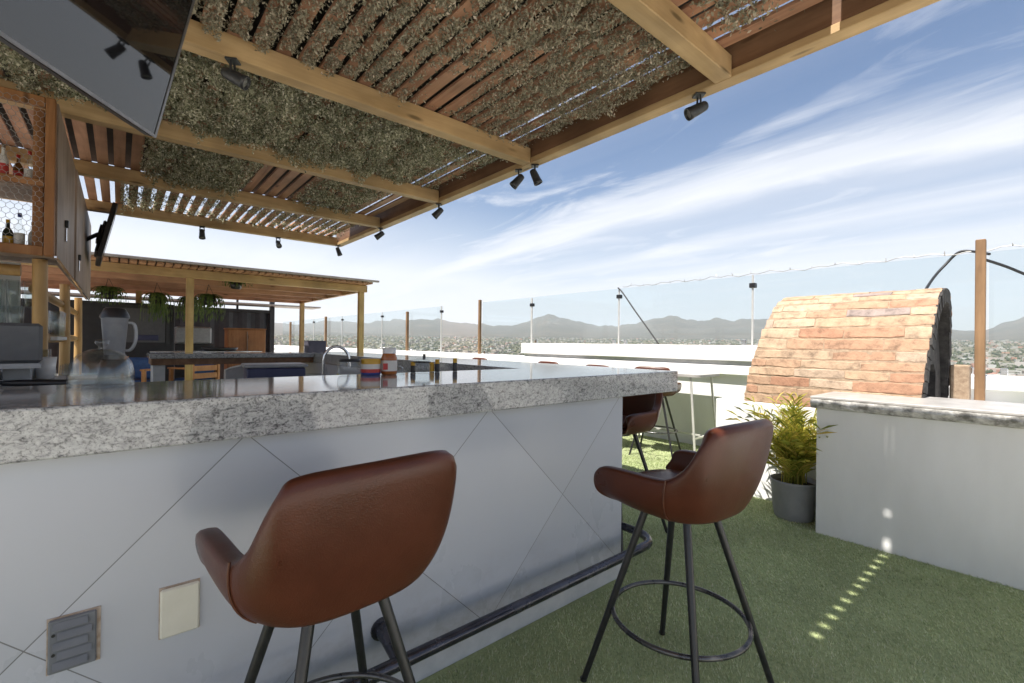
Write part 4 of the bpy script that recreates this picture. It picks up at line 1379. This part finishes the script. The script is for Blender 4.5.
# ------------------------------------------------------------------ things on and behind the bar
ZT = 1.181
root = thing('glass_dome', 'clear glass cake dome with knob standing on the bar', 'glass dome', (-.045, 2.19, ZT))
Rr = .089
prof_ = [(Rr, 0), (Rr * 1.03, .02), (Rr * 1.02, .05), (Rr * .93, .085), (Rr * .72, .112), (Rr * .42, .127), (.014, .132)]
mb = MB(); mb.lathe(prof_, 40); mb.lathe([(q - .004 if q > .02 else q, z - (.0 if i < 2 else .004)) for i, (q, z) in enumerate(prof_)], 40); mb.build('dome', 'clear', root)
mb = MB(); mb.lathe([(.010, .130), (.009, .140), (.016, .146), (.021, .153), (.019, .161), (.008, .165), (0, .165)], 20); mb.build('knob', 'clear', root)
mb = MB(); mb.tube([(Rr * math.cos(2 * PI * j / 40), Rr * math.sin(2 * PI * j / 40), .004) for j in range(40)], .004, 6, 0, False, True); mb.build('rim', 'clear', root)

root = thing('glass_jar', 'round glass jar with black lid rim on the bar', 'jar', (.873, 2.275, ZT))
mb = MB(); mb.lathe([(0, .003), (.046, .003), (.055, .015), (.056, .048), (.048, .062), (.048, .07)], 28); mb.build('body', 'clear', root)
mb = MB(); mb.lathe([(.050, .066), (.051, .078), (.046, .079), (.045, .068)], 28); mb.build('lid', 'plastic_black', root)
root = thing('tin_can', 'yellow white and red tin on the bar', 'tin', (.975, 2.255, ZT))
mb = MB(); mb.lathe([(0, .0), (.048, .0), (.048, .012)], 28, mi=0); mb.lathe([(.048, .012), (.048, .030)], 28, mi=1); mb.lathe([(.048, .030), (.048, .055)], 28, mi=2); mb.lathe([(.048, .055), (.048, .078), (.046, .081), (0, .081)], 28, mi=3)
mb.build('body', ['label_blue', 'red', 'label_white', 'yellow'], root)
root = thing('sauce_jar', 'amber sauce jar with white lid and printed label on bar', 'jar', (1.065, 2.235, ZT))
mb = MB(); mb.lathe([(0, 0), (.037, 0), (.04, .006), (.04, .085), (.034, .10), (.031, .112)], 24); mb.build('body', 'amber', root)
mb = MB(); mb.lathe([(.0408, .018), (.0408, .072)], 24, mi=0)
mb.box(-.040, -.016, -.037, -.0335, .026, .058, 1, Matrix.Rotation(R(-10), 4, 'Z')); mb.build('label', ['label_white', 'red'], root)
mb = MB(); mb.lathe([(.034, .108), (.035, .135), (.03, .137), (0, .137)], 24); mb.build('lid', 'white_plastic', root)
root = thing('glass_bowl', 'small upturned clear glass bowl on the bar', 'glass bowl', (1.13, 2.27, ZT))
mb = MB(); mb.lathe([(.036, 0), (.035, .02), (.026, .034), (.008, .04), (0, .04)], 24); mb.build('bowl', 'clear', root)
mb = MB(); mb.tube([(.036 * math.cos(2 * PI * j / 24), .036 * math.sin(2 * PI * j / 24), .003) for j in range(24)], .003, 6, 0, False, True); mb.build('rim', 'clear', root)
root = thing('swing_jar', 'squat clear glass jar with wire clasp on the bar', 'jar', (1.275, 2.27, ZT))
mb = MB(); mb.lathe([(0, .003), (.040, .003), (.047, .012), (.047, .04), (.040, .055), (.040, .066), (.043, .07), (.03, .078), (0, .079)], 24); mb.build('body', 'clear', root)
mb = MB(); mb.tube([(.046 * math.cos(2 * PI * j / 20), .046 * math.sin(2 * PI * j / 20), .058) for j in range(20)], .003, 6, 0, False, True); mb.cyl((.03, .03, .07), (.034, .034, .10), .008, None, 8); mb.build('clasp', 'plastic_black', root)
for x, y, h, c1, c2, l in ((1.232, 2.29, .06, 'plastic_black', 'yellow', 'small black and yellow bottle left of the squat jar'), (1.385, 2.29, .07, 'plastic_black', 'yellow', 'small dark bottle with yellow band right of the squat jar'), (1.365, 2.315, .055, 'yellow', 'yellow', 'tiny yellow bottle tucked behind the dark one'), (1.505, 2.29, .075, 'plastic_black', 'yellow', 'rightmost small black bottle with yellow cap on bar')):
    t_ = thing('small_bottle', l, 'small bottle', (x, y, ZT), 0, 'small bottles on the bar edge')
    mb = MB(); mb.lathe([(0, 0), (.013, 0), (.014, .004), (.014, h * .62), (.011, h * .68)], 16); mb.build('body', c1, t_)
    mb = MB(); mb.lathe([(.0125, h * .66), (.0125, h), (0, h)], 16); mb.build('cap', c2, t_)

# blender
root = thing('blender', 'grey jug blender with black lid behind the bar', 'blender', (-.015, 2.72, .921), R(-8))
mb = MB(); mb.lathe([(0, 0), (.08, 0), (.082, .02), (.072, .16), (.05, .30), (.045, .335)], 28); mb.build('motor_base', 'plastic_black', root)
mb = MB(); mb.lathe([(.034, .355), (.036, .36), (.047, .515), (.051, .52)], 4 * 7); mb.lathe([(.0, .357), (.034, .357)], 28); mb.lathe([(.035, .336), (.036, .356)], 28, mi=1); mb.build('jug', ['silver_plastic', 'bezel'], root)
mb = MB(); mb.tube(catmull([(.044, .0, .50), (.066, 0, .495), (.074, 0, .46), (.071, 0, .41), (.055, 0, .378), (.036, 0, .375)], 6), .007, 10); mb.build('handle', 'silver_plastic', root)
mb = MB(); mb.lathe([(.053, .52), (.051, .532), (.043, .548), (.037, .562), (.028, .565), (0, .565)], 28); mb.build('lid', 'plastic_black', root)

# espresso machine
root = thing('espresso_machine', 'grey espresso machine with black handled portafilter behind the bar', 'espresso machine', (-.40, 2.66, .885), R(8))
mb = MB(); mb.box(-.28, .16, -.10, .28, .365, .52, bev=.012); mb.build('top_housing', 'grey_plastic', root)
mb = MB(); mb.box(-.275, .155, -.095, .275, .345, .364); mb.box(-.25, .14, .10, .27, .06, .345, bev=.006); mb.build('back_housing', 'silver_plastic', root)
mb = MB(); mb.box(-.27, .15, -.13, .27, .0, .058, bev=.008); mb.build('drip_tray', 'chrome', root)
mb = MB(); mb.lathe([(.0, .30), (.036, .30), (.036, .344)], 24, (.02, -.03)); mb.build('group_head', 'chrome', root)
pf = MB(); pf.lathe([(0, .268), (.03, .268), (.037, .28), (.037, .299)], 24, (.02, -.03)); pf.build('portafilter', 'chrome', root)
mb = MB(); mb.tube([(.055, -.035, .287), (.11, -.05, .285), (.235, -.08, .280)], [.010, .014, .016], 12); mb.build('handle', 'plastic_black', root)
mb = MB(); mb.lathe([(0, .06), (.035, .06), (.042, .12), (.04, .15), (.037, .15), (.038, .12), (.03, .066), (0, .066)], 20, (.02, -.03)); mb.build('cup', 'white_plastic', root)

# stack of glasses on the back counter behind the espresso machine
mb = MB(); mb.box(-.62, .30, 3.3, 3.75, .0, 1.02); 
root = thing('glass_washer', 'grey bar unit with rack of upturned glasses', 'bar unit', (-.35, 3.45, 0))
mb = MB(); mb.box(-.55, .30, -.25, .25, 0, 1.05, bev=.006); mb.build('body', 'silver_plastic', root)
mb = MB(); mb.box(-.54, .29, -.24, .24, 1.052, 1.075, bev=.004); mb.build('rack', 'white_plastic', root)
k = 0
for i in range(9):
    for j in range(3):
        o = first.copy(); COL.objects.link(o); o.location = (-.83 + i * .09, 3.28 + j * .14, 1.21); o.rotation_euler = (PI, 0, 0)
        o['label'] = 'clear upturned glass on the white drying rack'; o['group'] = 'upturned glasses on the drying rack'

# pale things beside the espresso machine
root = thing('counter_stand', 'low grey stand carrying white cups and upturned glasses behind the bar', 'stand', (-.42, 3.0, 0))
mb = MB(); mb.box(-.25, .36, -.14, .16, 0, 1.165, bev=.006); mb.build('stand_body', 'silver_plastic', root)
cup0 = None
for i in range(5):
    for j in range(2):
        mb = MB(); mb.lathe([(0, 0), (.026, 0), (.034, .095), (.031, .095), (.024, .008), (0, .008)], 16)
        if cup0 is None:
            cup0 = mb.build('paper_cup', 'white_plastic', None, (-.50, 2.93, 1.166)); o = cup0
        else:
            o = cup0.copy(); COL.objects.link(o); o.location = (-.50 + i * .062, 2.93 + j * .08, 1.166)
        tag(o, 'white cup in the rows beside the espresso machine', 'cup', 'white cups beside the espresso machine')
for i in range(3):
    for j in range(2):
        o = first.copy(); COL.objects.link(o); o.location = (-.43 + i * .078, 3.02 + j * .09, 1.296); o.rotation_euler = (PI, 0, 0)
        o['label'] = 'clear upturned glass standing next to the white cups'; o['group'] = 'upturned glasses next to the white cups'
# faucet
root = thing('faucet', 'tall gooseneck faucet behind the bar', 'faucet', (.98, 2.98, .92))
mb = MB(); pts = [(0, 0, -.06), (0, 0, .2), (0, 0, .31)]
for k in range(1, 11):
    aa = PI - k * PI / 10
    pts.append((.075 + .075 * math.cos(aa), -.03 * k / 10, .31 + .085 * math.sin(aa)))
pts.append((.152, -.03, .26))
mb.tube(pts, .009, 10); mb.build('spout', 'chrome', root)
mb = MB(); mb.lathe([(0, -.06), (.026, -.06), (.024, .03), (.014, .05)], 16); mb.tube([(.02, 0, .02), (.07, .0, .05)], .007, 8); mb.build('handle_body', 'chrome', root)
root = thing('sink_unit', 'small grey sink cabinet below the gooseneck faucet', 'sink', (1.15, 2.75, 0))
mb = MB(); mb.box(-.24, .33, -.33, .33, 0, .855, bev=.006); mb.build('cabinet', 'silver_plastic', root)

mb = MB(); mb.prism(rounded(-.13, .13, -.09, .09, .015), 0, .17); mb.box(-.12, .12, -.091, -.088, .02, .15)
o = mb.build('speaker_box', 'speaker', None, (2.18, 7.0, ZT)); tag(o, 'purple grey speaker box on the far corner of the bar', 'speaker')

# crates and cloth inside the bar
for j, (z, c1) in enumerate(((.855, 'sling'), (1.01, 'navy_plastic'))):
    t_ = thing('storage_crate', 'navy blue lidded crate on top of the stack behind bar' if j else 'grey lidded crate under the navy one behind the bar', 'crate', (1.02, 4.35, z), R(-6), 'stacked crates behind the bar')
    mb = MB(); mb.box(-.22, .22, -.16, .16, 0, .11, bev=.01); mb.build('tub', c1, t_)
    mb = MB(); mb.box(-.24, .24, -.175, .175, .112, .14, bev=.01); mb.build('lid', 'silver_plastic', t_)
root = thing('ice_chest', 'white chest carrying the stacked crates behind the bar', 'chest', (1.02, 4.35, 0))
mb = MB(); mb.box(-.35, .35, -.25, .25, 0, .80, bev=.012); mb.build('tub', 'silver_plastic', root)
mb = MB(); mb.box(-.36, .36, -.26, .26, .802, .852, bev=.01); mb.build('lid', 'white_plastic', root)
mb = MB()
gc = random.Random(2)
vs = []; nn = 14
for i in range(nn):
    for j in range(nn):
        u, v = i / 13 - .5, j / 13 - .5
        vs.append((u * .24, v * .18, .05 + .035 * math.sin(u * 9) * math.cos(v * 7) + .03 * (1 - 4 * (u * u + v * v))))
mb.add(vs, [(i * nn + j, (i + 1) * nn + j, (i + 1) * nn + j + 1, i * nn + j + 1) for i in range(nn - 1) for j in range(nn - 1)], 0, True)
o = mb.build('folded_cloth', 'yellow_cloth', None, (1.62, 4.6, .92)); o.modifiers.new('t', 'SOLIDIFY').thickness = .03
tag(o, 'crumpled yellow green cloth on the inner work top', 'cloth')

# ------------------------------------------------------------------ far pergola and what is under it
P2Y, P2Z = 9.0, 2.36
root = thing('far_pergola', 'lower slatted timber pergola standing beyond the bar', 'pergola', (0, P2Y, 0))
def zr(x): return 0.0
mb = MB(); mb.box(-4.2, 3.78, -.05, .05, P2Z - .03, P2Z + .10, bev=.004); mb.build('front_beam', 'timber_x', root)
for yy in (1.0, 2.0, 3.0, 4.0):
    mb = MB(); mb.box(-4.2, 3.72, yy - .04, yy + .04, P2Z - .03, P2Z + .09); mb.build('cross_beam', 'slat2', root)
mb = MB(); mb.box(3.65, 3.72, -.05 + .1, 3.95, P2Z - .028, P2Z + .085); mb.build('side_beam', 'timber_y', root)
mb = MB()
x = -4.2
while x < 3.76:
    mb.box(x, x + .085, -.35, 4.35, P2Z + .105, P2Z + .135)
    x += .105
mb.build('slats', 'slat', root)
mb = MB(); mb.box(-4.2, 3.86, -.42, 4.35, P2Z + .165, P2Z + .175); mb.box(-4.2, 3.86, -.43, -.36, P2Z + .14, P2Z + .164); mb.build('roof_sheet', 'pergola_tin', root)
for x, yy in ((.857, 0), (3.67, 0), (3.67, 3.9), (.3, 3.2), (-3.2, 0)):
    mb = MB(); mb.box(x - .05, x + .05, yy - .05, yy + .05, 0, P2Z - .032, bev=.004); mb.build('post', 'timber_z', root)
# container wall
root = thing('dark_container', 'black corrugated steel container standing behind the far pergola', 'container', (0, 14.6, 0))
mb = MB()
n_ = 74
xs = np.linspace(-4.5, 3.35, n_)
vs = []
for i, x in enumerate(xs):
    yy = 0 if (i // 2) % 2 else .06
    vs += [(x, yy, .1), (x, yy, 2.12)]
mb.add(vs, [(i * 2, (i + 1) * 2, (i + 1) * 2 + 1, i * 2 + 1) for i in range(n_ - 1)])
mb.box(-4.5, 3.35, .08, 2.2, .1, 2.12); mb.build('corrugated_wall', 'container', root)
mb = MB(); mb.box(-4.55, 3.4, -.03, 2.25, 2.125, 2.20); mb.box(3.28, 3.40, -.04, .06, 0, 2.6); mb.box(2.45, 2.5, .0, .05, 2.2, 2.6); mb.build('frame', 'container', root)
mb = MB(); mb.box(-2.0, 4.6, -.3, .5, 2.32, 2.36); mb.build('tin_canopy', 'pergola_tin', root)
# dark framed counter front with screen
root = thing('display_fridge', 'dark framed display fridge with grey glass door under the far pergola', 'fridge', (-.12, 11.2, 0))
mb = MB(); mb.box(-.55, .95, 0, .5, 0, 2.02, bev=.01); mb.build('cabinet', 'container', root)
mb = MB(); mb.box(-.08, .80, -.02, -.002, 1.28, 1.92); mb.build('glass_door', 'grey_plastic', root)
mb = MB(); mb.box(-.12, .84, -.03, -.003, 1.93, 1.98); mb.box(.81, .87, -.03, -.003, 1.25, 1.925); mb.build('door_frame', 'spot', root)
mb = MB(); mb.box(.35, .70, -.05, -.022, 1.32, 1.42, bev=.01); mb.build('tray', 'navy_plastic', root)
root = thing('wooden_cabinet', 'warm brown panelled wooden cabinet before the dark container', 'cabinet', (2.36, 12.9, 0))
mb = MB(); mb.box(-.40, .40, -.25, .25, 0, 1.60, bev=.01); mb.build('body', 'bar_panel', root)
mb = MB(); mb.box(-.01, .01, -.262, -.251, .1, 1.55); mb.build('door_gap', 'dark_wood', root)
mb = MB(); mb.box(-.42, .42, -.27, .27, 1.602, 1.63, bev=.006); mb.build('top', 'bar_panel', root)
mb = MB(); mb.box(1.2, 1.95, 12.5, 13.0, 1.02, 1.05)
root = thing('prep_table', 'steel prep table with black pans under the far pergola', 'table', (1.15, 10.2, 0))
mb = MB(); mb.box(-.75, .95, -.3, .3, 1.10, 1.14, bev=.004); mb.build('top', 'chrome', root)
for sx in (-.7, .9):
    for sy in (-.25, .25):
        mb = MB(); mb.box(sx - .02, sx + .02, sy - .02, sy + .02, 0, 1.098); mb.build('leg', 'rail_metal', root)
mb = MB(); mb.lathe([(0, 1.142), (.26, 1.142), (.30, 1.20), (.29, 1.20), (.25, 1.15), (0, 1.15)], 28, (.3, 0)); mb.build('pan', 'plastic_black', root)
root = thing('grill_hood', 'white and black appliance beyond the far pergola post', 'appliance', (1.25, 12.3, 0))
mb = MB(); mb.box(-.35, .35, -.3, .3, 0, 1.25, bev=.01); mb.build('body', 'container', root)
mb = MB(); mb.box(-.34, .30, -.29, .29, 1.252, 1.62, bev=.03); mb.build('hood', 'silver_plastic', root)
# hanging ferns
def fern(x, y, z, seed, L, label):
    t_ = thing('hanging_fern', label, 'hanging plant', (x, y, z), 0, 'ferns hanging from the far pergola')
    g = random.Random(seed)
    mb = MB(); mb.lathe([(0, -.16), (.08, -.15), (.11, -.02), (.10, -.02), (0, -.04)], 14)
    for a_ in (0, 2.1, 4.2): mb.tube([(.1 * math.cos(a_), .1 * math.sin(a_), -.02), (0, 0, .22)], .003, 4)
    mb.build('basket', 'plastic_black', t_)
    mb = MB()
    for k in range(70):
        a_ = g.uniform(0, 2 * PI); l_ = L * g.uniform(.5, 1.1); rr = g.uniform(.12, .30)
        prev = Vector((0, 0, 0)); 
        for j in range(1, 9):
            t = j / 8
            p = Vector((math.cos(a_) * rr * math.sin(t * 1.6), math.sin(a_) * rr * math.sin(t * 1.6), .09 * math.sin(t * 3) - l_ * t * t))
            d_ = p - prev
            sd = d_.cross(Vector((math.cos(a_), math.sin(a_), .3))).normalized()
            for sg in (-1, 1):
                tip = prev + d_ * .6 + sd * sg * .045 * (1.2 - t)
                mb.add([prev, p, tip], [(0, 1, 2)])
            prev = p
    mb.build('fronds', 'fern', t_)
fern(.50, 10.3, 2.12, 1, .48, 'hanging fern left of the pale far pergola post')
fern(1.22, 9.9, 2.12, 2, .46, 'hanging fern right of the pale far pergola post')
fern(1.00, 10.6, 2.1, 5, .42, 'hanging fern straight behind the pale far pergola post')
fern(-.15, 10.6, 2.18, 3, .25, 'small hanging fern above the display fridge')
fern(1.6, 9.6, 2.42, 4, .12, 'tiny hanging plant high under the far pergola slats')
# wooden chairs with blue cushions
def chair(loc, rz, label, proto=[None]):
    if proto[0] is not None: return dup(proto[0], loc, rz, label)
    t_ = thing('wooden_chair', label, 'wooden chair', loc, rz, 'orange wooden chairs with blue cushions')
    proto[0] = t_
    for sx in (-.25, .25):
        mb = MB(); mb.box(sx - .025, sx + .025, -.25, -.20, 0, .88, bev=.004); mb.build('leg', 'orange_wood', t_)
        mb = MB(); mb.box(sx - .025, sx + .025, .20, .25, 0, .66, bev=.004); mb.build('leg', 'orange_wood', t_)
        mb = MB(); mb.box(sx - .035, sx + .035, -.199, .27, .662, .69, bev=.004); mb.build('armrest', 'orange_wood', t_)
    mb = MB(); mb.box(-.22, .22, -.21, .24, .36, .41, bev=.004); mb.build('seat', 'orange_wood', t_)
    mb = MB()
    for zz_ in (.5, .63, .76): mb.box(-.222, .222, -.24, -.21, zz_, zz_ + .09)
    mb.build('back_slats', 'orange_wood', t_)
    mb = MB(); mb.box(-.215, .215, -.17, .23, .412, .50, bev=.03); mb.build('seat_cushion', 'blue_cloth', t_)
    mb = MB(); mb.box(-.21, .21, -.205, -.125, .51, .86, bev=.03); mb.build('back_cushion', 'blue_cloth', t_)
    return t_
chair((.20, 9.6, .18), R(150), 'orange wooden chair with blue cushions left of the far post')
chair((1.02, 9.75, .18), R(35), 'orange wooden chair with blue cushions right of the far post')
mb = MB(); mb.box(-3.5, 3.6, 8.9, 14.4, 0.0, .178, bev=.01)
tag(mb.build('wooden_deck', 'slat2'), kind='structure')
# grey sling chair inside the bar
root = thing('folding_chair', 'grey sling backed folding chair standing behind the bar', 'folding chair', (1.03, 5.35, 0), R(170))
mb = MB()
vs = []
for i in range(13):
    u = i / 12 - .5
    for j in range(7):
        v = j / 6
        vs.append((u * .42, .05 * math.cos(u * 3) - .06 * v, .52 + v * (.52 + .05 * math.cos(u * 3.1))))
mb.add(vs, [(i * 7 + j, (i + 1) * 7 + j, (i + 1) * 7 + j + 1, i * 7 + j + 1) for i in range(12) for j in range(6)], 0, True)
o = mb.build('back_sling', 'sling', root); o.modifiers.new('t', 'SOLIDIFY').thickness = .012
mb = MB()
mb.tube([(-.23, .02, .50)] + [(u * .44, .05 * math.cos(u * 3) - .065, 1.045 + .05 * math.cos(u * 3.1)) for u in np.linspace(-.5, .5, 11)] + [(.23, .02, .50)], .011, 8)
mb.build('back_frame', 'steel_white', root)
mb = MB(); mb.box(-.25, .25, -.0, .42, .47, .50, bev=.01); mb.build('seat', 'sling', root)
for sx in (-.225, .225):
    mb = MB(); mb.cyl((sx, -.18, 0), (sx, .42, .72), .011, None, 8); mb.build('leg', 'steel_white', root)
    mb = MB(); mb.cyl((sx, .42, 0), (sx, -.05, .72), .011, None, 8); mb.build('leg', 'steel_white', root)

# ------------------------------------------------------------------ valley haze
HAZE = 9.2e-5
if HAZE:
    m = bpy.data.materials.new('haze'); m.use_nodes = True
    nt = m.node_tree; nt.nodes.clear()
    out = nd(nt, 'ShaderNodeOutputMaterial')
    pv = nd(nt, 'ShaderNodeVolumePrincipled', Density=HAZE, Anisotropy=.2)
    pv.inputs['Color'].default_value = (.85, .875, .93, 1)
    nt.links.new(pv.outputs[0], out.inputs['Volume'])
    M['haze'] = m
    mb = MB(); mb.box(-10600, 10600, -10600, 10600, LANDZ - 6, 720)
    tag(mb.build('haze', 'haze'), kind='stuff')
